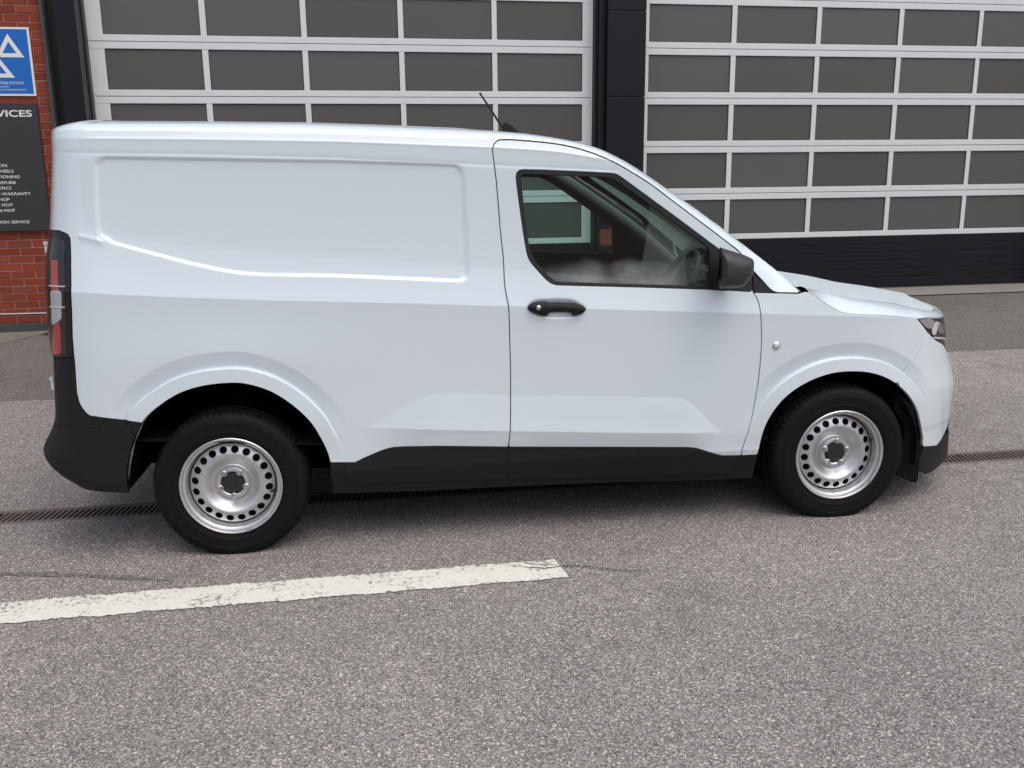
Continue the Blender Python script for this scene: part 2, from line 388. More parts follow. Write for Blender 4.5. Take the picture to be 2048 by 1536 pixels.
def cr(pts, sub=6):
    """Catmull-Rom through points"""
    P = np.asarray(pts, float); out = []
    Q = np.vstack([2*P[0]-P[1], P, 2*P[-1]-P[-2]])
    for i in range(1, len(Q)-2):
        p0, p1, p2, p3 = Q[i-1], Q[i], Q[i+1], Q[i+2]
        d = lambda a, b: max(1e-6, np.linalg.norm(a-b)**0.5)
        t0 = 0; t1 = d(p0, p1); t2 = t1+d(p1, p2); t3 = t2+d(p2, p3)
        for k in range(sub):
            t = t1+(t2-t1)*k/sub
            a1 = (t1-t)/(t1-t0)*p0+(t-t0)/(t1-t0)*p1; a2 = (t2-t)/(t2-t1)*p1+(t-t1)/(t2-t1)*p2; a3 = (t3-t)/(t3-t2)*p2+(t-t2)/(t3-t2)*p3
            b1 = (t2-t)/(t2-t0)*a1+(t-t0)/(t2-t0)*a2; b2 = (t3-t)/(t3-t1)*a2+(t-t1)/(t3-t1)*a3
            out.append((t2-t)/(t2-t1)*b1+(t-t1)/(t2-t1)*b2)
    out.append(P[-1]); return np.array(out)
def pdist(X, poly, closed=False):
    """distance of points to a polyline"""
    A = np.asarray(poly, float); Bq = np.roll(A, -1, 0)
    if not closed: A, Bq = A[:-1], Bq[:-1]
    best = np.full(len(X), 1e9)
    for a, b in zip(A, Bq):
        d = b-a; L = max(1e-12, d@d); t = np.clip(((X-a)@d)/L, 0, 1)
        best = np.minimum(best, np.hypot(*((X-(a+t[:, None]*d)).T)))
    return best
def inside(X, poly):
    A = np.asarray(poly, float); Bq = np.roll(A, -1, 0); c = np.zeros(len(X), bool)
    for (x0, y0), (x1, y1) in zip(A, Bq):
        if y0 == y1: continue
        k = ((y0 > X[:, 1]) != (y1 > X[:, 1])) & (X[:, 0] < (x1-x0)*(X[:, 1]-y0)/(y1-y0)+x0)
        c ^= k
    return c
def resample(P, step, closed=False):
    P = np.asarray(P, float)
    if closed: P = np.vstack([P, P[:1]])
    d = np.r_[0, np.cumsum(np.hypot(*np.diff(P, axis=0).T))]
    out = []
    for i in range(len(P)-1):
        n = max(1, int(math.ceil((d[i+1]-d[i])/step)))
        for k in range(n): out.append(P[i]+(P[i+1]-P[i])*k/n)
    if not closed: out.append(P[-1])
    return np.array(out)
def chaikin(P, n=2):
    P = np.asarray(P, float)
    for _ in range(n):
        Q = np.roll(P, -1, 0); P = np.stack([0.75*P+0.25*Q, 0.25*P+0.75*Q], 1).reshape(-1, 2)
    return P
def inset(P, d):
    """move a closed outline inwards by d"""
    P = np.asarray(P, float); A = np.roll(P, 1, 0); C = np.roll(P, -1, 0)
    area = 0.5*np.sum(P[:, 0]*C[:, 1]-C[:, 0]*P[:, 1]); sg = 1 if area > 0 else -1
    e0 = P-A; e1 = C-P
    e0 /= np.maximum(1e-9, np.linalg.norm(e0, axis=1))[:, None]; e1 /= np.maximum(1e-9, np.linalg.norm(e1, axis=1))[:, None]
    n0 = np.stack([-e0[:, 1], e0[:, 0]], 1); n1 = np.stack([-e1[:, 1], e1[:, 0]], 1)
    m = n0+n1; m /= np.maximum(0.5, np.linalg.norm(m, axis=1))[:, None]
    k = 1/np.maximum(0.6, np.sum(m*n0, 1))
    return P+sg*d*m*k[:, None]

D = {
    'b_gap': [[1.1367, 1.6601], [1.1382, 1.6372], [1.1483, 1.5452], [1.1577, 1.4081], [1.162, 1.3349], [1.1722, 1.2132], [1.1736, 1.1218], [1.1791, 1.071], [1.1868, 1.0262], [1.1894, 0.9673], [1.1911, 0.8822], [1.193, 0.6921], [1.1874, 0.4997], [1.1808, 0.414]],
    'b_gap_low': [[1.1808, 0.414], [1.1794, 0.319], [1.1791, 0.2602]],
    'door_top': [[1.1367, 1.6601], [1.1446, 1.6782], [1.1641, 1.6919], [1.1881, 1.6938], [1.3039, 1.6862], [1.4045, 1.6747], [1.4854, 1.6579], [1.5665, 1.632], [1.6478, 1.596], [1.7308, 1.5499], [1.7932, 1.5117], [1.9142, 1.4242], [2.0345, 1.3375], [2.1238, 1.2721], [2.2316, 1.1909]],
    'a_gap': [[2.2317, 1.1643], [2.2463, 1.1103], [2.2507, 1.0541], [2.2699, 1.0194], [2.2807, 0.9703], [2.2875, 0.9108], [2.2934, 0.8443], [2.2923, 0.711], [2.2837, 0.6029], [2.2656, 0.4741], [2.235, 0.3498], [2.2328, 0.3168]],
    'a_gap_low': [[2.2328, 0.3168], [2.2335, 0.2666], [2.2217, 0.2385], [2.196, 0.2263]],
    'win_out': [[1.2266, 1.5457], [1.2327, 1.5673], [1.2497, 1.5782], [1.3342, 1.576], [1.5048, 1.5673], [1.6374, 1.5594], [1.6607, 1.5517], [1.7365, 1.4982], [1.9149, 1.3727], [2.0721, 1.2589], [2.2453, 1.1357], [2.2502, 1.0501], [2.0653, 1.0656], [1.7351, 1.0845], [1.378, 1.1027], [1.3437, 1.1288], [1.2884, 1.1916], [1.2745, 1.2141], [1.2667, 1.2396], [1.2539, 1.3231], [1.2394, 1.4389]],
    'win_in': [[1.2492, 1.5441], [1.2535, 1.554], [1.268, 1.5588], [1.5048, 1.5473], [1.6202, 1.542], [1.649, 1.53], [1.7959, 1.4281], [1.9153, 1.3444], [2.0563, 1.2456], [2.0627, 1.0814], [1.7355, 1.0986], [1.3958, 1.118], [1.3731, 1.1309], [1.3113, 1.1937], [1.2916, 1.2276], [1.2788, 1.2725], [1.2637, 1.4058]],
    'tri': [[2.2498, 1.1313], [2.3467, 1.0468], [2.2547, 1.0508]],
    'handle_c': [[1.3874, 1.0098]],
    'handle': [[1.2673, 1.0186], [1.2793, 1.0315], [1.2964, 1.0371], [1.326, 1.0399], [1.3407, 1.0388], [1.3491, 1.0355], [1.4041, 1.0339], [1.455, 1.0297], [1.4678, 1.0289], [1.4889, 1.0211], [1.5035, 1.0125], [1.5092, 1.0051], [1.5055, 0.9957], [1.4907, 0.9866], [1.4665, 0.9799], [1.4577, 0.9833], [1.4544, 0.993], [1.4374, 0.996], [1.3864, 0.9993], [1.3611, 0.9979], [1.3526, 0.9939], [1.3495, 0.9866], [1.3432, 0.9836], [1.3189, 0.9865], [1.2936, 0.9968], [1.2746, 1.0068]],
    'bowl': [[1.2579, 1.022], [1.2733, 1.0398], [1.299, 1.0523], [1.3519, 1.0548], [1.4578, 1.0487], [1.4935, 1.0312], [1.5163, 1.0121], [1.5204, 1.0016], [1.51, 0.9849], [1.4782, 0.9667], [1.425, 0.9609], [1.3528, 0.9643], [1.3042, 0.9764], [1.2768, 0.9941]],
    'lock': [[1.3098, 1.0188]],
    'qp_left': [[-0.7108, 1.3619], [-0.6082, 1.3607], [-0.5644, 1.3483], [-0.5525, 1.3335], [-0.546, 1.2553], [-0.5461, 1.1624], [-0.5521, 1.0288], [-0.5625, 0.8712], [-0.5632, 0.7232], [-0.5552, 0.6812], [-0.5458, 0.6631], [-0.5292, 0.6398], [-0.5163, 0.6294], [-0.3082, 0.5943]],
    'arch_r': [[-0.3082, 0.5943], [-0.2932, 0.6148], [-0.2218, 0.6717], [-0.1519, 0.7115], [-0.0696, 0.7363], [0.0316, 0.7463], [0.0988, 0.7423], [0.1979, 0.7073], [0.2831, 0.6458], [0.3545, 0.5666], [0.3919, 0.4939], [0.4161, 0.4288], [0.4256, 0.3833]],
    'clad_r_top': [[0.4256, 0.3833], [0.4868, 0.3801], [0.5289, 0.3778], [0.5664, 0.3952], [0.6283, 0.42], [0.6601, 0.4306], [0.6918, 0.4367], [0.7275, 0.4373], [0.8753, 0.4332], [1.1808, 0.414]],
    'clad_d_top': [[1.1808, 0.414], [1.6738, 0.388], [1.9802, 0.3711], [2.0102, 0.3667], [2.0265, 0.3624], [2.127, 0.3252], [2.1463, 0.3203], [2.2328, 0.3168]],
    'clad_bot': [[0.486, 0.3724], [0.4894, 0.3248], [0.4999, 0.2953], [0.5293, 0.2792], [0.8095, 0.2722], [1.1791, 0.2602], [1.6841, 0.2423], [2.196, 0.2263]],
    'sill_bot': [[0.4235, 0.2359], [0.499, 0.231], [0.8409, 0.2213], [1.1802, 0.2199], [1.6871, 0.2096], [2.1065, 0.1949], [2.3029, 0.1973]],
    'fender_low': [[2.2328, 0.3168], [2.3086, 0.3168]],
    'arch_f': [[2.3086, 0.3168], [2.3156, 0.3585], [2.3268, 0.4287], [2.3582, 0.5061], [2.4061, 0.5719], [2.4658, 0.6203], [2.5501, 0.662], [2.6297, 0.6837], [2.7123, 0.6867], [2.7796, 0.6781], [2.8573, 0.6518], [2.9354, 0.6005], [2.9982, 0.5282], [3.0472, 0.4503], [3.0797, 0.3734], [3.1054, 0.2805]],
    'bump_seam': [[2.9256, 0.6246], [2.9718, 0.6662], [3.0097, 0.6924], [3.0347, 0.713], [3.0913, 0.7863], [3.1342, 0.8281]],
    'shut': [[2.3467, 1.0461], [2.4555, 1.041], [2.4938, 1.0497], [2.5757, 0.9963], [2.6445, 0.9575], [2.6866, 0.9461], [2.8635, 0.9291], [3.0603, 0.9007]],
    'shut2': [[3.0603, 0.9007], [3.1156, 0.8983], [3.2099, 0.8896], [3.2772, 0.882]],
    'hl_low': [[3.0603, 0.9007], [3.0937, 0.868], [3.1342, 0.8281], [3.1799, 0.8056]],
    'hl_mid': [[3.1803, 0.8091], [3.2537, 0.7927], [3.3397, 0.7744]],
    'hl_blk': [[3.1342, 0.8281], [3.1784, 0.7939], [3.2084, 0.7777], [3.2806, 0.7509], [3.3445, 0.7069]],
    'bump_low': [[3.1054, 0.2805], [3.2217, 0.2603]],
    'bump_lowcut': [[3.2217, 0.2603], [3.267, 0.2771], [3.3057, 0.2981]],
    'fb_bot': [[3.1054, 0.2805], [3.0846, 0.2305], [3.0619, 0.1723], [3.0923, 0.1588], [3.1802, 0.1582]],
    'rb_arch': [[-0.3082, 0.5943], [-0.3568, 0.5128], [-0.3836, 0.4122], [-0.4092, 0.2911]],
    'rb_bot': [[-0.4092, 0.2911], [-0.5379, 0.2984], [-0.6229, 0.2998]],
    'rb_seam': [[-0.7068, 0.5691], [-0.5782, 0.5852], [-0.4935, 0.577], [-0.4661, 0.5991], [-0.4509, 0.6193]],
    'lamp_bot': [[-0.7038, 0.8552], [-0.5625, 0.8712]],
    'recess': [[-0.4308, 1.6127], [-0.4214, 1.6293], [-0.4047, 1.6394], [-0.3752, 1.6439], [-0.0562, 1.6358], [0.5284, 1.6215], [0.9634, 1.6031], [0.9996, 1.5999], [1.0214, 1.584], [1.0329, 1.5563], [1.0379, 1.3573], [1.0401, 1.1597], [1.0331, 1.1357], [1.0059, 1.1243], [0.5062, 1.1583], [0.2126, 1.1708], [0.1356, 1.1767], [0.0517, 1.1905], [-0.0854, 1.2249], [-0.2479, 1.2735], [-0.4151, 1.3244], [-0.4302, 1.3394], [-0.4358, 1.3604], [-0.4367, 1.4211], [-0.4329, 1.5342]],
    'ridge': [[-0.5048, 1.3422], [-0.4152, 1.3221]],
    'indic': [[2.3622, 0.8159]],
    'lampred1': [[-0.6439, 1.2465], [-0.605, 1.2481], [-0.6027, 1.1449], [-0.5973, 1.1337], [-0.6393, 1.1313]],
    'lampwhite': [[-0.6448, 1.1309], [-0.5999, 1.1336], [-0.5876, 1.1262], [-0.5883, 1.0967], [-0.5963, 1.0208], [-0.6358, 0.9999], [-0.6509, 0.9944]],
    'lampred2': [[-0.6358, 0.9999], [-0.6104, 1.012], [-0.6046, 0.9662], [-0.6163, 0.88], [-0.6856, 0.871], [-0.6582, 0.9469]],
    'arch_outr': [[0.0171, 0.8775]]
}
ARCH_R = cr(D['arch_r'], 5); ARCH_F = cr(D['arch_f'][:-1], 5)
RECESS = chaikin(resample(D['recess'], 0.05, True), 2)
BOWL = cr(D['bowl']+D['bowl'][:1], 4)[:-1]
CR = np.array([0.045, 0.335]); CF = np.array([2.70, 0.30])
def offset_line(A, d, side=1.0):
    A = np.asarray(A, float); t = np.gradient(A, axis=0); t /= np.linalg.norm(t, axis=1)[:, None]
    return A+side*d*np.stack([-t[:, 1], t[:, 0]], 1)
def feature_points():
    """rows of points along every pressing, so that the mesh has edges where the metal bends"""
    out = []
    for A in (ARCH_R, ARCH_F):
        B_ = resample(A, 0.007)
        for d in (0.020, 0.040, 0.052, 0.0575, 0.0610, 0.0645, 0.0665, 0.0700, 0.0780, 0.1000, 0.1280, 0.1320): out.append(offset_line(B_, d))
    Rc = resample(RECESS, 0.008, True)
    ctr = 0.5*np.sum(Rc[:, 0]*np.roll(Rc[:, 1], -1)-np.roll(Rc[:, 0], -1)*Rc[:, 1]); sg = 1 if ctr > 0 else -1
    for d in (-0.004, 0.0, 0.004, 0.008, 0.012, 0.016, 0.021): out.append(offset_line(Rc, d, sg))
    ss = np.arange(-0.95, 3.4, 0.009)
    z1 = linS(ZR1, ss); z2 = linS(ZR2, ss); zl = linS(ZL, ss); zw = linS(ZW, ss)
    for d in (-0.010, -0.004, 0.0, 0.004, 0.010):
        out.append(np.stack([ss, z1+d], 1)); out.append(np.stack([ss, z2+d], 1))
    for d in (-0.008, -0.003, 0.003, 0.008): out.append(np.stack([ss, zl+d], 1)); out.append(np.stack([ss, zw+d], 1))
    rd = resample(D['ridge'], 0.006)
    for d in (-0.015, -0.010, -0.005, 0, 0.005, 0.010, 0.015): out.append(rd+[0, d])
    bw_ = resample(BOWL, 0.006, True)
    ms = np.arange(0.52, 2.20, 0.008); am = sst(0.55, 0.90, ms)*(1-sst(1.93, 2.16, ms)); zt_ = linS(ZL, ms)+0.155*np.clip(am, 0.05, 1)
    for d in (-0.012, -0.006, 0.0, 0.006): out.append(np.stack([ms, zt_+d], 1))
    for d in (-0.085, -0.081): out.append(np.stack([ms, linS(ZL, ms)+d], 1))
    for s0_, s1_, z0_, z1_ in ((1.90, 2.24, 0.33, 0.60), (0.50, 0.92, 0.40, 0.70)):
        a_, c_ = np.meshgrid(np.arange(s0_, s1_, 0.0075), np.arange(z0_, z1_, 0.0075)); out.append(np.stack([a_.ravel(), c_.ravel()], 1))
    c2 = BOWL.mean(0)
    for k in (1.06, 1.0, 0.93, 0.86, 0.78, 0.7): out.append(c2+(bw_-c2)*k)
    return np.vstack(out)
_fp = {}
def detail(s, z, what=('recess', 'arch', 'scoop', 'bowl', 'bulge')):
    """pressings in the sheet metal, as an inward offset"""
    X = np.stack([s, z], -1).reshape(-1, 2); e = np.zeros(len(X)); S, Z = X[:, 0], X[:, 1]
    # recessed load-bay panel
    k = (S > -0.55) & (S < 1.1) & (Z > 1.08) & (Z < 1.7)
    if k.any():
        d = pdist(X[k], RECESS, True); i = inside(X[k], RECESS)
        wd_ = 0.016+0.018*np.maximum(1-sst(0.03, 0.10, S[k]+0.441), sst(0.97, 1.03, S[k])); e[k] += np.where(i, 0.0078*sst(0, 1, d/wd_), 0.0)
        # ridge that runs on to the tail lamp
        dr = pdist(X[k], D['ridge']); e[k] -= 0.003*np.exp(-(dr/0.010)**2)*(~i)
    # groove under the cant rail
    r1 = linS(ZR1, S); fd = sst(-0.72, -0.42, S)*(1-sst(1.60, 1.70, S)); e += 0.0012*np.exp(-((Z-r1)/0.006)**2)*fd
    r2 = linS(ZR2, S); e -= 0.0012*np.exp(-((Z-r2)/0.005)**2)*sst(-0.52, -0.38, S)*(1-sst(1.50, 1.66, S))
    # wheel arch lips and the facet above them
    for A, c in ((ARCH_R, CR), (ARCH_F, CF)):
        k = np.hypot(S-c[0], Z-c[1]) < 0.70
        if not k.any(): continue
        d = pdist(X[k], A); v = X[k]-c; cosf = v[:, 1]/np.maximum(1e-6, np.hypot(v[:, 0], v[:, 1]))
        fa = sst(0.30, 0.80, cosf); fl = sst(0.15, 0.60, cosf)
        facet = 0.013*fa*np.clip((0.130-d)/0.065, 0, 1)*(d >= 0.065)
        step = np.where(d < 0.065, (0.013*fa)*sst(0.0605, 0.065, d)+(-0.003*fl)*(1-sst(0.0605, 0.065, d))-0.010*np.clip((0.058-d)/0.058, 0, 1)*fa*0.5, 0)
        e[k] += facet+step
        e[k] += 0.003*fl*np.exp(-((d-0.0655)/0.0035)**2)
    # proud crease low on the door, sloping back above and below it
    zl = linS(ZL, S); amp = sst(0.55, 0.90, S)*(1-sst(1.93, 2.16, S)); H = 0.155*np.clip(amp, 0.05, 1)
    t = np.clip((Z-zl)/H, 0, 1); up = (1-t)-0.12*np.sin(np.pi*2*t)/np.pi
    lo = np.clip((Z-(zl-0.085))/0.085, 0, 1)
    e -= 0.020*amp*np.where(Z >= zl, up*(t < 1), lo)
    # door handle bowl
    k = (S > 1.2) & (S < 1.57) & (Z > 0.93) & (Z < 1.09)
    if k.any():
        d = pdist(X[k], BOWL, True); i = inside(X[k], BOWL); e[k] += np.where(i, 0.013*sst(0.0, 0.028, d), 0)
    # swell over the rear wheel
    e -= 0.010*np.exp(-(((S-0.02)/0.42)**2+((Z-0.84)/0.13)**2))
    return e.reshape(np.shape(s))
def F(s, z, off=0.0, det=True):
    s = np.asarray(s, float); z = np.asarray(z, float)
    w = side_w(s, z)+off
    if det: w = w+detail(s, z)
    u = s.copy(); w2 = w.copy()
    th = np.clip((s-S0)/NS, 0, 1)*np.pi/2; A = linS(NA, z); sn, cs = np.sin(th), np.cos(th); r = (sn**NN+cs**NN)**(-1/NN)
    fr = s > S0; u = np.where(fr, S0+(A-off)*sn*r, u); w2 = np.where(fr, w+(CEN-w)*(1-cs*r), w2)
    th = np.clip((SR-s)/RS, 0, 1)*np.pi/2; A = linS(RA, z); sn, cs = np.sin(th), np.cos(th); r = (sn**RN+cs**RN)**(-1/RN)
    re = s < SR; u = np.where(re, SR-(A-off)*sn*r, u); w2 = np.where(re, w+RB*(1-cs*r), w2)
    return np.stack([u, w2, z], -1)
def Fn(s, z, off=0.0, det=True, e=0.002):
    a = F(s+e, z, off, det)-F(s-e, z, off, det); b = F(s, z+e, off, det)-F(s, z-e, off, det)
    n = np.cross(a, b); return n/np.maximum(1e-9, np.linalg.norm(n, axis=-1, keepdims=True))
def cdt(outlines, pts):
    """triangulate outlines (first is the border, others are holes) with interior points"""
    V = []; E = []
    for o in outlines:
        k = len(V); n = len(o); V += [tuple(map(float, p)) for p in o]; E += [(k+i, k+(i+1) % n) for i in range(n)]
    V += [tuple(map(float, p)) for p in pts]
    vs, es, fs, ov, oe, of = delaunay_2d_cdt([Vector(v) for v in V], E, [], 0, 1e-5)
    VV = np.array([(v.x, v.y) for v in vs]); T = np.array(fs)
    c = VV[T].mean(1); k = inside(c, outlines[0])
    for h in outlines[1:]: k &= ~inside(c, h)
    T = T[k]
    a = VV[T]; ar = (a[:, 1, 0]-a[:, 0, 0])*(a[:, 2, 1]-a[:, 0, 1])-(a[:, 2, 0]-a[:, 0, 0])*(a[:, 1, 1]-a[:, 0, 1])
    T = T[np.abs(ar) > 1e-10]; ar = ar[np.abs(ar) > 1e-10]
    T = np.where((ar < 0)[:, None], T[:, ::-1], T)
    return VV, T
def panel(name, outline, mat, parent, holes=(), step=0.016, gap=0.0034, depth=0.012, off=0.0, det=True, bev=0.0015, edge=0.010, round_=1, crown=0.0, feat=False):
    o = resample(outline, 0.035, True)
    if round_: o = chaikin(o, round_)
    if gap: o = inset(o, gap)
    o = resample(o, edge, True)
    hs = [resample(h, edge, True) for h in holes]
    lo, hi = o.min(0), o.max(0)
    gx, gz = np.meshgrid(np.arange(lo[0], hi[0], step), np.arange(lo[1], hi[1], step))
    gx = gx+(np.arange(gx.shape[0]) % 2)[:, None]*step*0.5
    X = np.stack([gx.ravel(), gz.ravel()], 1); X = X[inside(X, o)]
    if feat:
        if 'p' not in _fp:
            q = feature_points(); tree = KDTree(len(q)); keep = np.zeros(len(q), bool)
            cell = {}; r0 = 0.0031
            for i, (a, c) in enumerate(q):
                ky = (int(a//r0), int(c//r0)); ok = True
                for dx in (-1, 0, 1):
                    for dz in (-1, 0, 1):
                        for j in cell.get((ky[0]+dx, ky[1]+dz), ()):
                            if (q[j][0]-a)**2+(q[j][1]-c)**2 < r0*r0*0.95: ok = False
                if ok: cell.setdefault(ky, []).append(i); keep[i] = True
            q = q[keep]; tree = KDTree(len(q))
            for i, (a, c) in enumerate(q): tree.insert((a, c, 0), i)
            tree.balance(); _fp['p'] = (q, tree)
        q, tree = _fp['p']
        q = q[(q[:, 0] > lo[0]) & (q[:, 0] < hi[0]) & (q[:, 1] > lo[1]) & (q[:, 1] < hi[1])]
        q = q[inside(q, o)]; q = q[pdist(q, o, True) > 0.004]
        for hh in hs:
            q = q[~inside(q, hh)]; q = q[pdist(q, hh, True) > 0.004]
        X = X[np.array([tree.find((a, c, 0))[2] > 0.0075 for a, c in X])]
    else: q = np.zeros((0, 2))
    if len(X):
        k = pdist(X, o, True) > 0.45*step
        for h in hs: k &= ~inside(X, h) & (pdist(X, h, True) > 0.45*step)
        X = X[k]
    X = np.vstack([X, q]) if len(q) else X
    VV, T = cdt([o]+hs, X)
    offv = off
    if crown:
        dd = pdist(VV, o, True); mx = dd.max(); offv = off-crown*np.sqrt(np.clip(1-(1-np.clip(dd/min(mx, 0.02), 0, 1))**2, 0, 1))
    P = F(VV[:, 0], VV[:, 1], offv, det); Nn = Fn(VV[:, 0], VV[:, 1], off, det)
    if crown: Nn = None
    V = list(P); NV = list(Nn) if Nn is not None else None
    Fc = [tuple(t) for t in T]
    # rolled edge and thickness along every free edge
    cnt = {}
    for t in T:
        for a, b in ((t[0], t[1]), (t[1], t[2]), (t[2], t[0])): cnt[(a, b)] = 1
    free = [(a, b) for (a, b) in cnt if (b, a) not in cnt]
    if depth > 0:
        nx = {a: b for a, b in free}; pv = {b: a for a, b in free}
        sn = Fn(VV[:, 0], VV[:, 1], off, det)
        r1, r2 = {}, {}
        for a in nx:
            b, p = nx[a], pv.get(a, a)
            tdir = P[b]-P[p]; tdir = tdir/max(1e-9, np.linalg.norm(tdir)); out = np.cross(tdir, sn[a]); out /= max(1e-9, np.linalg.norm(out))
            r1[a] = len(V); V.append(P[a]+out*bev-sn[a]*bev); r2[a] = len(V); V.append(P[a]+out*bev-sn[a]*depth)
            if NV is not None: NV += [out, out]
        for a, b in free:
            if b in r1 and a in r1:
                Fc += [(b, a, r1[a], r1[b]), (r1[b], r1[a], r2[a], r2[b])]
    return mesh_obj(name, V, Fc, mat, parent, NV)
def mirror(o, parent, mat=None):
    """the far side's twin of a part"""
    me = o.data.copy()
    n = len(me.vertices); co = np.empty(n*3); me.vertices.foreach_get('co', co); co = co.reshape(-1, 3); co[:, 1] = 2*CEN-co[:, 1]
    fs = [tuple(reversed(p.vertices)) for p in me.polygons]
    bpy.data.meshes.remove(me)
    return mesh_obj(o.name.split('.')[0], co, fs, mat or o.data.materials[0].name, parent)
# ------------------------------------------------------------------ the van
VAN = empty('delivery_van', (-0.55323, 3.78083, 0.0), R(-2.2154))
tag(VAN, 'white delivery van with black bumpers parked side on before the workshop doors', 'van')
def J(s): return linS(ZR2, s)+0.030
bg_ = cr(D['b_gap'], 4); dt = cr(D['door_top'], 5); ag = cr(D['a_gap'], 4)
sj = np.linspace(-0.75, 1.10, 40)
top_q = np.stack([sj, J(sj)], 1)
corner = np.array(D['door_top'][:3])
bgr = bg_[::-1]
# quarter panel: top edge, then down the lamp, round the arch, along the cladding and up the door gap
q_out = np.vstack([(top_q+np.stack([0*sj, 0.0034+0.004*sst(0.9, 1.08, sj)], 1))[::-1], [[-0.75, 1.362]], D['qp_left'][1:-1], ARCH_R, D['clad_r_top'][1:-1], bgr, corner[1:2], [[1.1745, 1.7015]]])
P = lambda *a, **k: panel(*a, **k)
quarter = P('quarter_panel', q_out, 'paint', VAN, step=0.014, feat=True, round_=0)
far = [quarter]
win_hole = chaikin(resample(np.array(D['win_out']), 0.06, True), 2)
tri = np.array(D['tri'])
# driver's door
d_out = np.vstack([bg_, D['clad_d_top'][1:-1], ag[::-1], dt[::-1][:-1]])
door = P('front_door', d_out, 'paint', VAN, holes=[win_hole], step=0.014, feat=True)
far.append(door)
# window frame and glass
gl = chaikin(resample(np.array(D['win_in']), 0.05, True), 2)
far.append(P('window_frame', win_hole, 'seal_rubber', VAN, holes=[gl], gap=0.0005, round_=0, off=0.003, step=0.02, depth=0.02))
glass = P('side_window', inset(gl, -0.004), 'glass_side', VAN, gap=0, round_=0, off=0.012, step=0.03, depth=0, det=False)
glass_far = mirror(glass, VAN, 'glass_far')
# black quarter triangle at the foot of the pillar
far.append(P('pillar_trim', tri, 'seal_rubber', VAN, gap=0.001, round_=0, off=0.001, step=0.02))
# fender
shut = np.array(D['shut'])
f_out = np.vstack([ag[9:], ARCH_F[:-1][:np.argmin(np.abs(ARCH_F[:, 0]-2.9256))+1], D['bump_seam'][1:], D['hl_low'][1:2], shut[::-1], tri[2:3]])
far.append(P('front_wing', f_out, 'paint', VAN, step=0.014, feat=True))
# front bumper, lamp, grille, splitter
k0 = np.argmin(np.abs(ARCH_F[:, 0]-2.9256))
fb_out = np.vstack([D['bump_seam'][::-1], ARCH_F[k0+1:], [[3.1000, 0.330]], D['bump_low'], D['bump_lowcut'][1:], [[3.46, 0.37], [3.535, 0.45], [3.53, 0.56], [3.47, 0.64]], D['hl_blk'][::-1]])
far.append(P('front_bumper', fb_out, 'paint', VAN, gap=0.0018, step=0.014, feat=True))
hl_out = np.vstack([D['hl_low'][:-1], D['hl_mid'], [[3.46, 0.752], [3.52, 0.80], [3.53, 0.868], [3.40, 0.876]], D['shut2'][::-1]])
hl = P('headlight', hl_out, 'black_gloss', VAN, gap=0.002, step=0.014, off=0.003)
far.append(hl)
def sub(name, out, mat, parent, **k):
    kw = dict(gap=0.0, step=0.012, depth=0.006, off=0.0005, det=False, round_=1); kw.update(k); return panel(name, out, mat, parent, **kw)
sub('reflector', [(3.078, 0.893), (3.17, 0.889), (3.205, 0.872), (3.165, 0.842), (3.125, 0.853)], 'chrome', hl)
sub('reflector', [(3.175, 0.838), (3.222, 0.868), (3.255, 0.865), (3.225, 0.826), (3.205, 0.806), (3.178, 0.812)], 'lens_clear', hl)
sub('reflector', [(3.262, 0.862), (3.315, 0.842), (3.33, 0.80), (3.275, 0.803), (3.245, 0.822)], 'chrome', hl)
sub('light_strip', [(3.185, 0.8005), (3.35, 0.772), (3.45, 0.760), (3.45, 0.752), (3.35, 0.764), (3.19, 0.793)], 'lens_clear', hl)
gr_out = np.vstack([D['hl_blk'], [[3.47, 0.64], [3.53, 0.56], [3.535, 0.45], [3.46, 0.37], [3.33, 0.289], [3.50, 0.27], [S_END, 0.26], [S_END, 0.868], [3.53, 0.868], [3.52, 0.80], [3.46, 0.752]], D['hl_mid'][::-1]])
far.append(P('grille', gr_out, 'black_gloss', VAN, gap=0.001, round_=0, step=0.02, off=0.012))
sp_out = np.vstack([D['fb_bot'][:4], [[3.1666, 0.128], [3.30, 0.125], [3.6, 0.13], [S_END, 0.13], [S_END, 0.26], [3.50, 0.27], [3.3295, 0.289]], D['bump_lowcut'][::-1][1:], D['bump_low'][::-1][1:]])
far.append(P('front_splitter', sp_out, 'black_plastic', VAN, gap=0.001, round_=0, step=0.014, off=-0.004, depth=0.03))
# rear bumper in two mouldings, tail lamp
seam = np.array(D['rb_seam'])
rb_low = np.vstack([[[S_BEG, 0.555]], seam, [[-0.4295, 0.6152]], [[-0.3082, 0.5943]], D['rb_arch'][1:], D['rb_bot'][1:], [[-0.75, 0.305], [S_BEG, 0.31]]])
far.append(P('rear_bumper', rb_low, 'black_plastic', VAN, gap=0.0020, round_=0, step=0.013, depth=0.03))
rb_up = np.vstack([[[S_BEG, 0.84]], [[S_BEG, 0.555]], seam, D['qp_left'][7:-1][::-1] if False else np.array(D['qp_left'])[7:13][::-1], [[-0.7038, 0.852]]])
far.append(P('bumper_corner', rb_up, 'black_plastic', VAN, gap=0.0020, round_=0, step=0.014, off=0.001))
lamp_out = np.vstack([[[-0.90, 1.362]], [[-0.7054, 1.3618]], D['qp_left'][1:8], [[-0.7038, 0.8552], [-0.90, 0.85]]])
lamp = P('tail_light', lamp_out, 'black_gloss', VAN, gap=0.002, step=0.014, off=-0.002, depth=0.02)
far.append(lamp)
li = np.vstack([[[-0.88, 1.335]], [[-0.70, 1.335]], [[-0.605, 1.332], [-0.585, 1.322], [-0.572, 1.30], [-0.5705, 1.16], [-0.577, 1.03], [-0.590, 0.885], [-0.70, 0.878], [-0.88, 0.875]]])
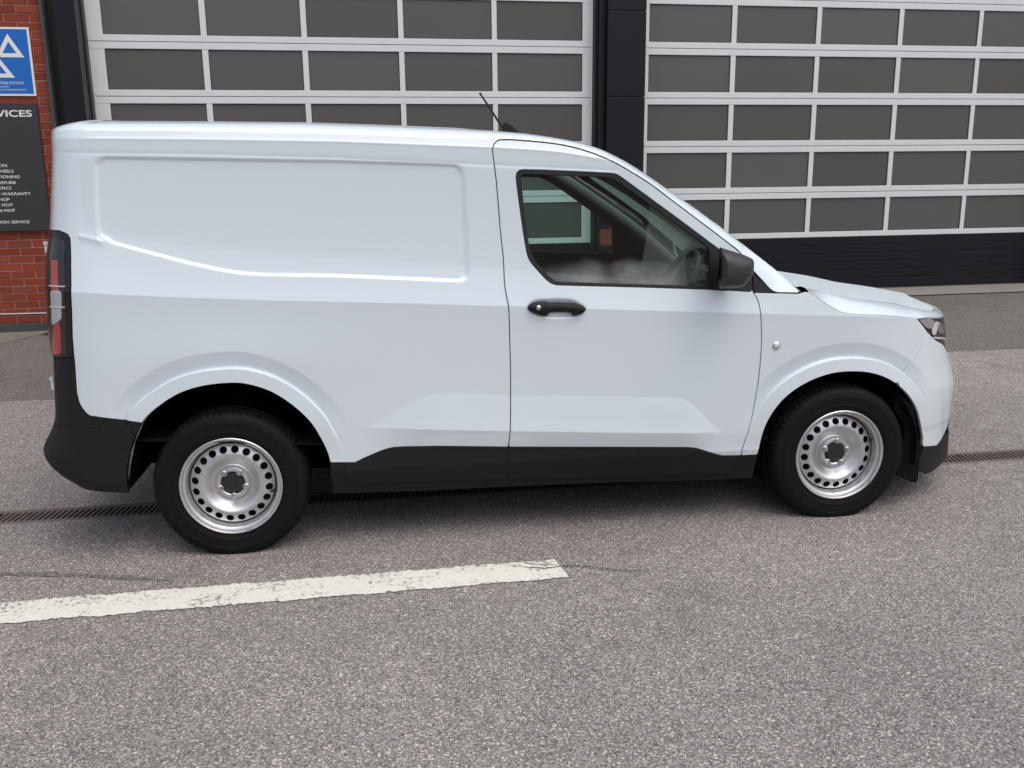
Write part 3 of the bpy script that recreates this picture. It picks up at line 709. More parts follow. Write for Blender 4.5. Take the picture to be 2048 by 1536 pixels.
sub('outer_lens', li, 'lamp_smoke', lamp, off=-0.004, step=0.02)
sub('red_strip', D['lampred1'], 'lamp_red', lamp, off=-0.006)
sub('indicator_lens', D['lampwhite'], 'lamp_white', lamp, off=-0.007)
sub('red_strip', D['lampred2'], 'lamp_red', lamp, off=-0.006)
sub('lens_rib', [(-0.655, 1.1515), (-0.568, 1.152), (-0.568, 1.1495), (-0.655, 1.149)], 'lens_clear', lamp, off=-0.008, round_=0)
sub('lens_rib', [(-0.655, 1.068), (-0.574, 1.070), (-0.574, 1.067), (-0.655, 1.065)], 'lens_clear', lamp, off=-0.009, round_=0)
# cladding and sill
cb = np.array(D['clad_bot']); gx = 1.1795
cl_r = np.vstack([[[0.4868, 0.3801]], D['clad_r_top'][2:], D['b_gap_low'][1:], cb[:5][::-1]])
far.append(P('door_cladding', cl_r, 'black_plastic', VAN, gap=0.0012, round_=0, step=0.016, off=-0.005, depth=0.02))
cl_d = np.vstack([D['clad_d_top'], D['a_gap_low'][1:], cb[5:][::-1]])
far.append(P('door_cladding', cl_d, 'black_plastic', VAN, gap=0.0012, round_=0, step=0.016, off=-0.005, depth=0.02))
sill = np.vstack([[[0.4256, 0.3833], [0.4868, 0.3801]], cb, D['a_gap_low'][::-1][1:], [[2.2331, 0.3165], [2.3096, 0.316]], np.array(D['sill_bot'])[::-1]])
far.append(P('side_sill', sill, 'black_plastic', VAN, gap=0.0015, round_=0, step=0.018, off=0.004, depth=0.05))
# handle, lock, side repeater
hb = P('door_handle', D['handle'], 'black_plastic', VAN, gap=0, round_=1, step=0.007, off=-0.011, det=False, depth=0.030, crown=0.010, bev=0.003, edge=0.006)
far.append(hb)
def disc_on(name, s, z, r, mat, parent, off, h=0.006):
    p = F(np.array([s]), np.array([z]), off, False)[0]; n = Fn(np.array([s]), np.array([z]), 0, False)[0]
    bm = bmesh.new(); m = Vector(n).to_track_quat('Z', 'Y').to_matrix().to_4x4()
    prof = [(r, -h), (r, 0.0), (r*0.86, h*0.4), (r*0.5, h*0.62), (r*0.15, h*0.68)]
    rings = [[bm.verts.new(Vector(p)+m.to_3x3() @ Vector((rr*math.cos(2*math.pi*k/20), rr*math.sin(2*math.pi*k/20), hh))) for k in range(20)] for rr, hh in prof]
    for r0, r1 in zip(rings, rings[1:]):
        for k in range(20): bm.faces.new((r0[k], r0[(k+1) % 20], r1[(k+1) % 20], r1[k]))
    bm.faces.new(rings[-1]); bmesh.ops.recalc_face_normals(bm, faces=bm.faces)
    return bm_obj(name, bm, mat, parent, True)
disc_on('key_lock', D['lock'][0][0], D['lock'][0][1], 0.0105, 'bolt_steel', hb, -0.0235)
rep = disc_on('side_indicator', *D['indic'][0], 0.0185, 'chrome', VAN, -0.001)
disc_on('lens', *D['indic'][0], 0.0125, 'lens_clear', rep, -0.005)
for s_ in (1.336, 1.352): pass
bmh = bmesh.new()
for s_, z0, z1 in ((1.3415, 0.9885, 1.0385),):
    a = F(np.array([s_, s_]), np.array([z0, z1]), -0.0222, False); tube(bmh, a, 0.0012, 6)
bm_obj('handle_seam', bmh, 'seal_rubber', hb)

# cant rail, pillar, roof, windscreen: swept between the body side and the centre line
SIL = [(-0.57,1.748),(-0.541,1.763),(-0.486,1.770),(-0.412,1.776),(-0.016,1.773),(0.372,1.768),(0.69,1.757),(0.975,1.744),(1.182,1.731),(1.285,1.722),(1.389,1.707),(1.493,1.688),(1.597,1.658),(1.702,1.607),(1.811,1.54),(1.922,1.466),(2.033,1.391),(2.146,1.313),(2.26,1.226),(2.363,1.144),(2.489,1.035)]
us, zs = zip(*SIL)
_x = np.linspace(-0.6, 2.5, 500); _y = np.interp(_x, us, zs); _k = np.hanning(19); _k /= _k.sum()
_yp = np.concatenate([2*_y[0]-_y[9:0:-1], _y, 2*_y[-1]-_y[-2:-11:-1]]); _ys = np.convolve(_yp, _k, 'valid')
def sil(u): return np.interp(u, _x, _ys)
# the join runs along the quarter panel's top, then follows the door gap down the pillar to its foot
jr = np.stack([np.linspace(S_BEG, 1.07, 70), J(np.linspace(S_BEG, 1.07, 70))], 1)
foot = np.array([[2.2449, 1.150], [2.2900, 1.1010], [2.3452, 1.0500], [2.40, 1.044], [2.4539, 1.0414]])
jd = np.vstack([np.array(D['door_top'])[2:-1], [[2.19, 1.2215]], foot])
jd = cr(jd, 6); jd = jd+np.array([0.0, 0.0045])
jj = np.vstack([jr, jd])
Jp = F(jj[:, 0], jj[:, 1], 0, False)
Jn = Fn(jj[:, 0], jj[:, 1], 0, False)
nS = len(jj); strip = []; Up = []
for i in range(nS):
    p = Jp[i]; n = Jn[i]; hn = np.array([-n[0], -n[1], 0.0]); hn /= np.linalg.norm(hn)
    u = p[0]
    d = 0.10 if u < 1.0 else 0.10-0.035*min(1, (u-1.0)/0.5)
    if u > 2.2: d = max(0.030, 0.065-(u-2.2)*0.13)
    q = p+hn*d
    # the silhouette is read at the strip's own station, a little forward on the pillar where it leans
    q[0] += 0.0 if u < 1.2 else 0.03*min(1, (u-1.2)/0.4)
    q[2] = sil(max(q[0], -0.43)) if u > -0.45 else 1.780-0.012*float(sst(0.45, 0.68, np.array(-u)))
    up_slope = 0.05
    t0 = np.array([0.0, 0.0, 1.0])+hn*0.40; t0 *= max(0.02, (q[2]-p[2]))*1.5
    t1 = hn*1.0+np.array([0, 0, up_slope]); t1 *= d*1.5
    if u > 1.35:
        k = min(1, (u-1.35)/0.3); t1 = (1-k)*t1+k*(np.array([0.30, 0.9, 0.02])*d*1.1)
    row = []
    for t in np.linspace(0, 1, 11):
        t2, t3 = t*t, t*t*t
        row.append((2*t3-3*t2+1)*p+(t3-2*t2+t)*t0+(-2*t3+3*t2)*q+(t3-t2)*t1)
    strip.append(row); Up.append(q)
strip = np.array(strip); Up = np.array(Up)
rail = grid_obj('roof_rail', strip, 'paint', VAN, True); far.append(rail)
# lip that closes the rail towards the door gap
lip = np.stack([strip[:, 0], strip[:, 0]-Jn*0.02], 1)
far.append(grid_obj('rail_lip', lip, 'paint', rail, False))
def mir(p): return np.array([p[0], 2*CEN-p[1], p[2]])
iH = int(np.argmin(np.abs(Up[:, 0]-1.30)))
def across(i, n=21):
    a = Up[i]; b = mir(a); rows = []
    u = a[0]; bow = 0.0 if u < 0.7 else 0.13*min(1, (u-0.7)/0.9); rise = 0.030 if u < 1.0 else 0.030*max(0.0, 1-(u-1.0)/0.6)
    for t in np.linspace(0, 1, n):
        c = 4*t*(1-t); rows.append(a+(b-a)*t+np.array([bow*c, 0, rise*c]))
    return rows
i0 = int(np.argmin(np.abs(jj[:, 0]+0.5)))
grid_obj('roof', [across(i) for i in range(0, iH+1)], 'paint', VAN, True)
grid_obj('windscreen', [across(i) for i in range(iH, nS)], 'glass_screen', VAN, True)
hd = np.array([across(i) for i in range(2, iH+1)]); hd[:, :, 2] -= 0.05
grid_obj('headliner', hd, 'trim_grey', VAN, False)
# inner trim of the pillar
pt = bmesh.new(); seq = [k for k in range(len(jr)+12, nS-3, 2)]
tube(pt, [Vector(Up[k])+Vector((-0.035, 0.055, -0.055)) for k in seq], [0.045]*len(seq), 10)
ptrim = bm_obj('pillar_trim', pt, 'trim_grey', VAN, True); far.append(ptrim)

# bonnet: from the shut line and nose round to a spine on the centre line
nose_e = [[3.40, 0.872], [3.60, 0.868], [3.80, 0.864], [S_END, 0.862]]
sh = cr(np.vstack([[[2.500, 1.047]], shut[3:-1], D['shut2'], nose_e]), 8)
E0 = F(sh[:, 0], sh[:, 1]+0.0035, 0.001, False)
spine_u = [2.70, 2.76, 2.93, 3.16, 3.33, 3.46, 3.53]; spine_z = [1.047, 1.042, 1.012, 0.958, 0.934, 0.910, 0.895]
cre_s = [2.45, 2.624, 2.745, 2.87, 3.0, 3.125, 3.19, 3.26]; cre_z = [1.062, 1.034, 1.000, 0.980, 0.960, 0.935, 0.912, 0.892]
arc = np.r_[0, np.cumsum(np.linalg.norm(np.diff(E0, axis=0), axis=1))]; arc /= arc[-1]
rows = []
for i, e in enumerate(E0):
    t = arc[i]; cu = 2.70+(3.47-2.70)*min(1, t*1.12); c = np.array([cu, CEN, np.interp(cu, spine_u, spine_z)])
    n = Fn(np.array([sh[i, 0]]), np.array([sh[i, 1]]), 0, False)[0]; hn = np.array([-n[0], -n[1], 0]); hn /= np.linalg.norm(hn)
    dk = 0.115+0.03*t; dk = dk*(1-0.62*float(sst(3.05, 3.30, np.array(sh[i, 0]))))
    k = e+hn*dk
    q1 = float(sst(3.05, 3.30, np.array(sh[i, 0])))
    k[2] = (1-q1)*np.interp(k[0], cre_s, cre_z)+q1*(e[2]+0.024)
    row = []
    for v in np.linspace(0, 1, 7): row.append(e+(k-e)*v+np.array([0, 0, 0.010*4*v*(1-v)]))
    for v in np.linspace(0, 1, 16)[1:]:
        p = k+(c-k)*v
        p[2] = k[2]+(c[2]-k[2])*(1-(1-v)**2)
        row.append(p)
    rows.append(row)
rows = np.array(rows)
bon = grid_obj('bonnet', rows[:, 6:], 'paint_wet', VAN, True)
far.append(bon)
bon2 = grid_obj('bonnet_flank', rows[:, :7], 'paint', bon, True); far.append(bon2)
grid_obj('bonnet_lip', np.stack([rows[:, 0], rows[:, 0]+np.array([0, 0.0, -0.02])+(rows[:, 1]-rows[:, 0])*0.3], 1), 'paint', bon, False)
# scuttle between bonnet and windscreen
cw = np.array([[(2.40, 0.04, 1.005), (2.40, CEN, 1.02), (2.40, 2*CEN-0.04, 1.005)], [(2.50, 0.05, 1.015), (2.72, CEN, 1.03), (2.50, 2*CEN-0.05, 1.015)], [(2.60, 0.055, 0.975), (2.80, CEN, 1.02), (2.60, 2*CEN-0.055, 0.975)]])
grid_obj('scuttle_panel', cw, 'black_plastic', VAN, True)

# dark inner skin behind the panels, with the window cut out of it
sk = np.vstack([[[-0.80, 0.40], [-0.40, 0.40]], ARCH_R+(ARCH_R-CR)*0.02, [[0.47, 0.26], [2.27, 0.22]], ARCH_F+(ARCH_F-CF)*0.02, [[3.20, 0.26], [3.28, 0.84], [3.06, 0.88], [2.86, 0.91], [2.68, 0.93], [2.52, 0.98], [2.36, 1.03]], np.array(D['door_top'])[::-1][:-2]+[0, -0.002], [[1.10, 1.686], [0.5, 1.70], [-0.80, 1.72]]])
skin = panel('inner_panel', sk, 'inner_dark', VAN, holes=[gl], gap=0, round_=0, step=0.05, off=0.026, det=False, depth=0, edge=0.03)
far.append(skin)
# wheel arch liners
def liner(A, c, name):
    ex = np.vstack([[[-0.402, 0.295], [-0.378, 0.412], [-0.350, 0.513]], A, [[A[-1][0], 0.22]]]) if name else np.vstack([[[A[0][0], 0.22]], A, [[3.085, 0.30], [3.095, 0.20]]])
    a = np.array([[(x+(x-c[0])*0.0, w, z) for x, z in ex] for w in np.linspace(0.014, 0.42, 5)])
    o = grid_obj('wheel_arch_liner', a, 'liner_felt', VAN, True)
    b = bmesh.new(); vs = [b.verts.new((x, 0.42, z)) for x, z in ex]; b.faces.new(vs); bm_obj('liner_wall', b, 'liner_felt', o)
    return o
far.append(liner(ARCH_R, CR, 1)); far.append(liner(ARCH_F, CF, 1))
bm = bmesh.new()
box(bm, (-0.44, 0.45, 0.32), (0.0, 1.30, 0.45)); box(bm, (0.44, 0.07, 0.225), (2.26, 1.68, 0.33)); box(bm, (-0.1, 0.42, 0.24), (3.2, 1.33, 0.36)); box(bm, (3.0, 0.30, 0.18), (3.42, 1.45, 0.36))
tube(bm, [(0, 0.1, 0.30), (0, 1.65, 0.30)], 0.04); tube(bm, [(2.7, 0.1, 0.29), (2.7, 1.65, 0.29)], 0.03)
tube(bm, [(-0.40, 1.30, 0.33), (0.3, 1.25, 0.24), (2.4, 0.95, 0.22)], 0.03)
bm_obj('underbody', bm, 'inner_dark', VAN)
bm = bmesh.new(); pr = [(3.02, 0.165), (3.095, 0.128), (3.118, 0.124), (3.128, 0.140), (3.125, 0.30), (3.07, 0.50), (2.99, 0.56), (2.97, 0.50), (3.04, 0.40)]
v0 = [bm.verts.new((x, 0.055, z)) for x, z in pr]; v1 = [bm.verts.new((x, 0.42, z)) for x, z in pr]
bm.faces.new(v0); bm.faces.new(v1[::-1])
for k in range(len(pr)): bm.faces.new((v0[k], v1[k], v1[(k+1) % len(pr)], v0[(k+1) % len(pr)]))
bmesh.ops.recalc_face_normals(bm, faces=bm.faces)
far.append(bm_obj('air_deflector', bm, 'inner_dark', VAN))
# rear face: two doors, window-less, bumper beam
def rear_u(z): return float(SR-linS(RA, np.array(z)))
zz = np.linspace(0.56, 1.70, 24)
for k, (w0, w1) in enumerate(((0.44, CEN-0.003), (CEN+0.003, 2*CEN-0.44))):
    g = [[(rear_u(z)+0.002, w, z) for z in zz] for w in np.linspace(w0, w1, 6)]
    grid_obj('rear_door', g, 'paint', VAN, False)
for a_, b_, nm, mt in ((0.30, 0.56, 'bumper_beam', 'black_plastic'),):
    grid_obj(nm, [[(rear_u(z), w, z) for z in np.linspace(a_, b_, 12)] for w in np.linspace(0.44, 2*CEN-0.44, 6)], mt, VAN, False)
rs = np.array([[(-0.30, w, 1.745), (rear_u(1.7)+0.03, w, 1.735), (rear_u(1.7)+0.002, w, 1.70)] for w in np.linspace(0.36, 2*CEN-0.36, 8)])
grid_obj('rear_spoiler', rs, 'paint', VAN, True)
# quarter corner skin down the rear, behind the lamp
for z0, z1 in ((1.27, 1.312), (0.70, 0.755)):
    b = bmesh.new(); u_ = rear_u((z0+z1)/2)+0.030; w_ = 0.20
    tube(b, [(u_-0.020, w_, z0), (u_-0.020, w_, z1)], 0.008, 12); tube(b, [(u_-0.020, w_, z1-0.012), (u_-0.020, w_, z1+0.002)], 0.011, 12)
    box(b, (u_-0.022, w_, z0+0.004), (u_+0.09, w_+0.05, z1-0.014), 0.003)
    far.append(bm_obj('door_hinge', b, 'paint', VAN, True))
# mirror
mo = chaikin(resample(np.array([[2.0185, 1.2535], [2.030, 1.257], [2.050, 1.2555], [2.136, 1.229], [2.181, 1.208], [2.182, 1.150], [2.163, 1.118], [2.137, 1.090], [2.0245, 1.087]]), 0.03, True), 1)
mc = np.array([2.045, 1.165])
def mirror_loft(name, out, mat, parent, ws, sc):
    rows_ = []
    for w, s_ in zip(ws, sc):
        pts = mc+(out-mc)*[s_ if True else 1, s_]; pts[:, 0] = np.maximum(pts[:, 0], 2.0185+0.36*max(0, w+0.205))
        rows_.append([(x+0.10*max(0, -w-0.10), w, z) for x, z in np.vstack([pts, pts[:1]])])
    b = bmesh.new(); R_ = [[b.verts.new(p) for p in r[:-1]] for r in rows_]
    n = len(R_[0])
    for r0, r1 in zip(R_, R_[1:]):
        for k in range(n): b.faces.new((r0[k], r0[(k+1) % n], r1[(k+1) % n], r1[k]))
    b.faces.new(R_[0]); b.faces.new(R_[-1]); bmesh.ops.recalc_face_normals(b, faces=b.faces)
    return bm_obj(name, b, mat, parent, True)
up_ = mo.copy(); up_[:, 1] = np.maximum(up_[:, 1], 1.1405)
dn_ = mo.copy(); dn_[:, 1] = np.minimum(dn_[:, 1], 1.1385)
TT = [-0.97, -0.85, -0.6, -0.3, 0.0, 0.3, 0.5, 0.68, 0.82, 0.92, 0.98]; WS = [-0.115-0.11*t for t in TT]; SCL = [float((1-abs(t)**2.4)**(1/2.8)) for t in TT]
mh = mirror_loft('door_mirror', up_, 'mirror_plastic', VAN, WS, SCL)
ml = mirror_loft('mirror_base', dn_, 'mirror_plastic', mh, WS, [s_*0.985 for s_ in SCL])
b = bmesh.new(); vs = [b.verts.new((2.0160+0.36*max(0, w+0.205), w, z)) for w, z in ((-0.055, 1.125), (-0.180, 1.125), (-0.188, 1.200), (-0.165, 1.220), (-0.06, 1.225))]; b.faces.new(vs)
mg = bm_obj('mirror_glass', b, 'mirror_face', mh)
b = bmesh.new(); box(b, (2.06, -0.03, 1.075), (2.14, 0.02, 1.125), 0.012); ma = bm_obj('mirror_arm', b, 'black_plastic', mh, True)
mh2 = mirror(mh, VAN)
for o_ in (ml, mg, ma): mirror(o_, mh2)
# antenna on the roof
ab = bmesh.new()
tube(ab, [(1.250, 0.60, 1.768), (1.148, 0.60, 1.920)], [0.0058, 0.0040], 8); tube(ab, [(1.152, 0.60, 1.914), (1.146, 0.60, 1.923)], 0.0050, 8)
ant = bmesh.new(); pr = [(1.236, 1.745), (1.250, 1.768), (1.256, 1.790), (1.275, 1.786), (1.300, 1.770), (1.325, 1.745)]
l_ = [ant.verts.new((x, 0.588, z)) for x, z in pr]; r_ = [ant.verts.new((x, 0.612, z)) for x, z in pr]
ant.faces.new(l_); ant.faces.new(r_[::-1])
for k in range(len(pr)): ant.faces.new((l_[k], r_[k], r_[(k+1) % len(pr)], l_[(k+1) % len(pr)]))
ao = bm_obj('roof_antenna', ant, 'black_plastic', VAN); bm_obj('antenna_rod', ab, 'black_plastic', ao, True)
# cab interior
b = bmesh.new(); prof = [(2.00, 0.60), (1.98, 0.92), (2.02, 1.035), (2.10, 1.055), (2.30, 1.045), (2.48, 1.00), (2.50, 0.60)]
v0 = [b.verts.new((x, 0.07, z)) for x, z in prof]; v1 = [b.verts.new((x, 2*CEN-0.07, z)) for x, z in prof]
for k in range(len(prof)-1): b.faces.new((v0[k], v1[k], v1[k+1], v0[k+1]))
b.faces.new(v0); b.faces.new(v1[::-1]); bmesh.ops.recalc_face_normals(b, faces=b.faces)
box(b, (2.14, 0.26, 1.00), (2.26, 0.60, 1.12), 0.03)
bm_obj('dashboard', b, 'trim_dark', VAN, True)
sw = bmesh.new(); cs_ = Vector((2.03, 0.42, 1.035)); ax = Vector((-0.86, 0, 0.51)).normalized(); e1 = Vector((0, 1, 0)); e2 = ax.cross(e1)
pts = [cs_+(e1*math.cos(a)+e2*math.sin(a))*0.185 for a in np.linspace(0, 2*math.pi, 37)]
tube(sw, pts, 0.015, 8, False); tube(sw, [cs_-ax*0.0, cs_-ax*0.2], 0.035, 10); tube(sw, [cs_+e1*0.185, cs_-e1*0.185], 0.016, 8); tube(sw, [cs_, cs_+e2*(-0.185)], 0.016, 8)
bm_obj('steering_wheel', sw, 'trim_dark', VAN, True)
for w_ in (0.24, 1.02):
    b = bmesh.new(); box(b, (1.12, w_, 0.55), (1.62, w_+0.48, 0.70), 0.05); 
    r = bmesh.ops.create_cube(b, size=1.0)['verts']
    for v in r: v.co = Vector((1.02+(v.co.x+0.5)*0.13-(v.co.z+0.5)*0.10, w_+(v.co.y+0.5)*0.46, 0.62+(v.co.z+0.5)*0.56))
    box(b, (0.93, w_+0.12, 1.20), (1.01, w_+0.35, 1.38), 0.03)
    bm_obj('seat', b, 'seat_cloth', VAN, True)
b = bmesh.new(); box(b, (0.80, 0.12, 0.33), (0.82, 2*CEN-0.12, 1.62)); bm_obj('bulkhead', b, 'trim_dark', VAN)
b = bmesh.new(); box(b, (1.0, 0.08, 0.36), (2.4, 2*CEN-0.08, 0.38)); bm_obj('cab_floor', b, 'inner_dark', VAN)

# far side twins
for o_ in far:
    if o_.parent is VAN: mirror(o_, VAN, 'trim_dark' if o_ is skin else None)
for o_ in list(hl.children)+list(lamp.children): 
    tw = [c for c in VAN.children if c.name.startswith(o_.parent.name.split('.')[0]) and c is not o_.parent][0]
    mirror(o_, tw)
for o_ in (bon2,): mirror(o_, [c for c in VAN.children if c.name.startswith('bonnet.')][0])

# ------------------------------------------------------------------ wheels
def make_wheel(rot, zc):
    hub = bmesh.new(); lathe_bm(hub, [(0.165, 0.115), (0.165, 0.085), (0.10, 0.080), (0.0005, 0.080)], 48); lathe_bm(hub, [(0.178, 0.20), (0.178, 0.065)], 48)
    lathe_bm(hub, [(0.178, 0.20), (0.001, 0.20)], 32)
    bmesh.ops.recalc_face_normals(hub, faces=hub.faces)
    w = bm_obj('wheel', hub, 'drum_dark', VAN, True)
    # tyre with cut shoulder blocks
    seg = 216; ty = bmesh.new()
    prof = [(0.204, 0.020), (0.209, 0.010), (0.214, 0.005), (0.222, 0.0015), (0.232, 0.0000), (0.2335, -0.0012), (0.2365, -0.0012), (0.238, 0.0002), (0.262, -0.0015), (0.270, -0.0012), (0.2715, -0.0026), (0.2745, -0.0026), (0.276, -0.0008), (0.290, 0.0020), (0.300, 0.0060), (0.307, 0.0115), (0.3125, 0.018), (0.3165, 0.026), (0.3190, 0.038), (0.3195, 0.050), (0.3130, 0.0525), (0.3130, 0.0590), (0.3200, 0.0615), (0.3205, 0.090), (0.3140, 0.0925), (0.3140, 0.101), (0.3205, 0.1035), (0.3200, 0.140), (0.3190, 0.165), (0.312, 0.186), (0.29, 0.200), (0.25, 0.205), (0.20, 0.195)]
    rings = []
    for j, (r, y) in enumerate(prof):
        ring = []
        for k in range(seg):
            a = 2*math.pi*k/seg; rr = r; yy = y
            if 15 <= j <= 18 and k % 3 == 0: rr -= 0.0035; yy += 0.0025
            if 22 <= j <= 23 and (k+1) % 4 == 0: rr -= 0.005
            x, z = rr*math.cos(a), rr*math.sin(a)
            lim = -zc+0.001
            if z < lim: z = lim+(z-lim)*0.08; yy -= 0.0
            if z < -0.2 and j < 16: yy -= 0.006*max(0, 1-abs(x)/0.16)*((-z-0.2)/0.1)*(0.5 if j < 8 else 1)
            ring.append(ty.verts.new((x, yy, z)))
        rings.append(ring)
    for r0, r1 in zip(rings, rings[1:]):
        for k in range(seg): ty.faces.new((r0[k], r0[(k+1) % seg], r1[(k+1) % seg], r1[k]))
    bmesh.ops.recalc_face_normals(ty, faces=ty.faces)
    bm_obj('tyre', ty, 'tyre_rubber', w, True)
    # pressed steel rim: lathed lips and bowl, pierced ring between
    rb = bmesh.new()
    lathe_bm(rb, [(0.2035, 0.020), (0.2085, 0.012), (0.2100, 0.006), (0.2095, 0.0015), (0.2070, -0.0010), (0.2030, -0.0005), (0.2000, 0.003), (0.1985, 0.010), (0.1965, 0.0165), (0.1925, 0.0185), (0.1890, 0.020), (0.1865, 0.024), (0.1845, 0.034), (0.1815, 0.044), (0.1790, 0.055), (0.1780, 0.090)], 120)
    lathe_bm(rb, [(0.1760, 0.066), (0.1745, 0.052), (0.1715, 0.0475)], 120)
    ring_y = lambda r: float(np.interp(r, [0.130, 0.136, 0.150, 0.165, 0.1715], [0.0315, 0.0325, 0.0385, 0.045, 0.0475]))
    lathe_bm(rb, [(0.1340, ring_y(0.134)), (0.130, 0.0312), (0.125, 0.0315), (0.118, 0.0350), (0.110, 0.0430), (0.102, 0.0525), (0.094, 0.0610), (0.086, 0.0665), (0.079, 0.0680), (0.0745, 0.0655), (0.0715, 0.0570), (0.0690, 0.0500), (0.0650, 0.0455), (0.0590, 0.0450), (0.0530, 0.0460), (0.0490, 0.0490), (0.0460, 0.0560), (0.0455, 0.070)], 96)
    oc = np.array([[0.1715*math.cos(a), 0.1715*math.sin(a)] for a in np.linspace(0, 2*math.pi, 121)[:-1]])
    ic = np.array([[0.1340*math.cos(a), 0.1340*math.sin(a)] for a in np.linspace(0, 2*math.pi, 97)[:-1]])
    hs_ = []
    for k in range(20):
        a = rot+2*math.pi*(k+0.5)/20; c = np.array([0.1515*math.cos(a), 0.1515*math.sin(a)]); ra = np.array([math.cos(a), math.sin(a)]); tb = np.array([-ra[1], ra[0]])
        hs_.append(np.array([c+ra*0.0152*math.cos(t)+tb*0.0162*math.sin(t) for t in np.linspace(0, 2*math.pi, 17)[:-1]]))
    VV, T = cdt([oc, ic]+hs_, np.zeros((0, 2)))
    vb = [rb.verts.new((x, ring_y(math.hypot(x, z)), z)) for x, z in VV]
    for t in T: rb.faces.new([vb[i] for i in t][::-1])
    for h in hs_:
        a_ = [rb.verts.new((x, ring_y(math.hypot(x, z)), z)) for x, z in h]; b_ = [rb.verts.new((x, ring_y(math.hypot(x, z))+0.006, z)) for x, z in h]
        for k in range(16): rb.faces.new((a_[k], a_[(k+1) % 16], b_[(k+1) % 16], b_[k]))
    bmesh.ops.remove_doubles(rb, verts=rb.verts, dist=1e-5)
    bmesh.ops.recalc_face_normals(rb, faces=rb.faces)
    bm_obj('rim', rb, 'rim_silver', w, True)
    cb_ = bmesh.new(); lathe_bm(cb_, [(0.0440, 0.070), (0.0440, 0.0475), (0.0425, 0.0450), (0.036, 0.0435), (0.0345, 0.0450), (0.020, 0.0448), (0.0190, 0.0432), (0.0005, 0.0428)], 40); bmesh.ops.recalc_face_normals(cb_, faces=cb_.faces)
    bm_obj('centre_cap', cb_, 'cap_black', w, True)
    for k in range(5):
        a = rot+2*math.pi*k/5-math.pi/2; c = (0.0560*math.cos(a), 0.0560*math.sin(a))
        bb = bmesh.new(); rg = lathe_bm(bb, [(0.0150, 0.050), (0.0140, 0.0420), (0.0105, 0.0400), (0.0100, 0.0320), (0.0075, 0.0285), (0.0003, 0.0278)], 12)
        for v in bb.verts: v.co.x += c[0]; v.co.z += c[1]
        bmesh.ops.recalc_face_normals(bb, faces=bb.faces); bm_obj('wheel_bolt', bb, 'bolt_steel', w, True)
    a = rot-0.26; bb = bmesh.new(); tube(bb, [(0.178*math.cos(a), 0.055, 0.178*math.sin(a)), (0.170*math.cos(a), 0.036, 0.170*math.sin(a)), (0.160*math.cos(a), 0.024, 0.160*math.sin(a))], [0.005, 0.004, 0.0045], 8)
    bm_obj('valve', bb, 'cap_black', w, True)
    a = rot-1.27; bb = bmesh.new(); box(bb, (-0.013, -0.0035, 0.2005), (0.013, 0.0030, 0.2085), 0.0015)
    for v in bb.verts: v.co = Matrix.Rotation(-(a-math.pi/2), 3, 'Y') @ v.co
    bm_obj('balance_weight', bb, 'bolt_steel', w, True)
    return w
def clone(o, parent, flip=False):
    c = o.copy(); COL.objects.link(c); c.parent = parent
    for ch in o.children:
        d = ch.copy(); COL.objects.link(d); d.parent = c
    return c
wr = make_wheel(0.02, 0.301); wr.location = (0.015, 0.0, 0.301)
wf = make_wheel(0.55, 0.296); wf.location = (2.70, 0.0, 0.296)
for src in (wr, wf):
    c = clone(src, VAN); c.location = (src.location.x, 2*CEN, src.location.z); c.scale = (1, -1, 1)
# ------------------------------------------------------------------ ground
def gz(x, y):
    """forecourt falls from the building to the drain; flat under and before the van"""
    zb = 0.09+0.08*min(1.0, max(0.0, (x+3.3)/8.3))
    t = min(1.0, max(0.0, (y-5.3)/4.2))
    t = t*t*(3-2*t)*0.35+t*0.65
    return zb*t
def sheet(name, x0, x1, y0, y1, nx, ny, mat, dz=0.0, kind='structure', edge=None, zf=gz):
    V = []; Fc = []
    for j in range(ny+1):
        for i in range(nx+1):
            x = x0+(x1-x0)*i/nx; y = y0+(y1-y0)*j/ny
            if edge: x, y = edge(x, y, i/nx, j/ny)
            V.append((x, y, zf(x, y)+dz))
    for j in range(ny):
        for i in range(nx):
            a = j*(nx+1)+i; Fc.append((a, a+1, a+nx+2, a+nx+1))
    return tag(mesh_obj(name, V, Fc, mat), kind=kind)
DR0, DR1 = (-14.0, 4.660), (14.0, 4.180)     # the drain's centre line
DW = 0.078
def dy(x): return DR0[1]+(DR1[1]-DR0[1])*(x-DR0[0])/(DR1[0]-DR0[0])
sheet('forecourt', -70, 70, -70, 4.0, 30, 20, 'asphalt', edge=lambda x, y, a, b: (x, y if b < 1 else dy(x)-DW))
BND = lambda x: 6.85+0.05*math.sin(x*1.3)+0.02*math.sin(x*4.1+1)
sheet('forecourt', -14, 14, 4.6, 6.85, 40, 8, 'asphalt', edge=lambda x, y, a, b: (x, dy(x)+DW+(BND(x)-dy(x)-DW)*b))
for x0, x1 in ((-70, -14), (14, 70)):
    sheet('forecourt', x0, x1, 4.0, 9.6, 8, 4, 'asphalt')
sheet('forecourt_apron', -14, 14, 6.85, 9.45, 48, 14, 'asphalt_old', edge=lambda x, y, a, b: (x, BND(x)+(9.45-BND(x))*b))
sheet('door_threshold', -2.9, 8.6, 9.45, 10.0, 30, 3, 'concrete', 0.0, zf=lambda x, y: gz(x, 9.45)+0.012+(y-9.45)*0.055)
sheet('door_threshold', -2.9, 8.6, 9.448, 9.45, 30, 1, 'concrete', 0.0, edge=lambda x, y, a, b: (x, 9.4485), zf=lambda x, y: gz(x, 9.45)-0.02)
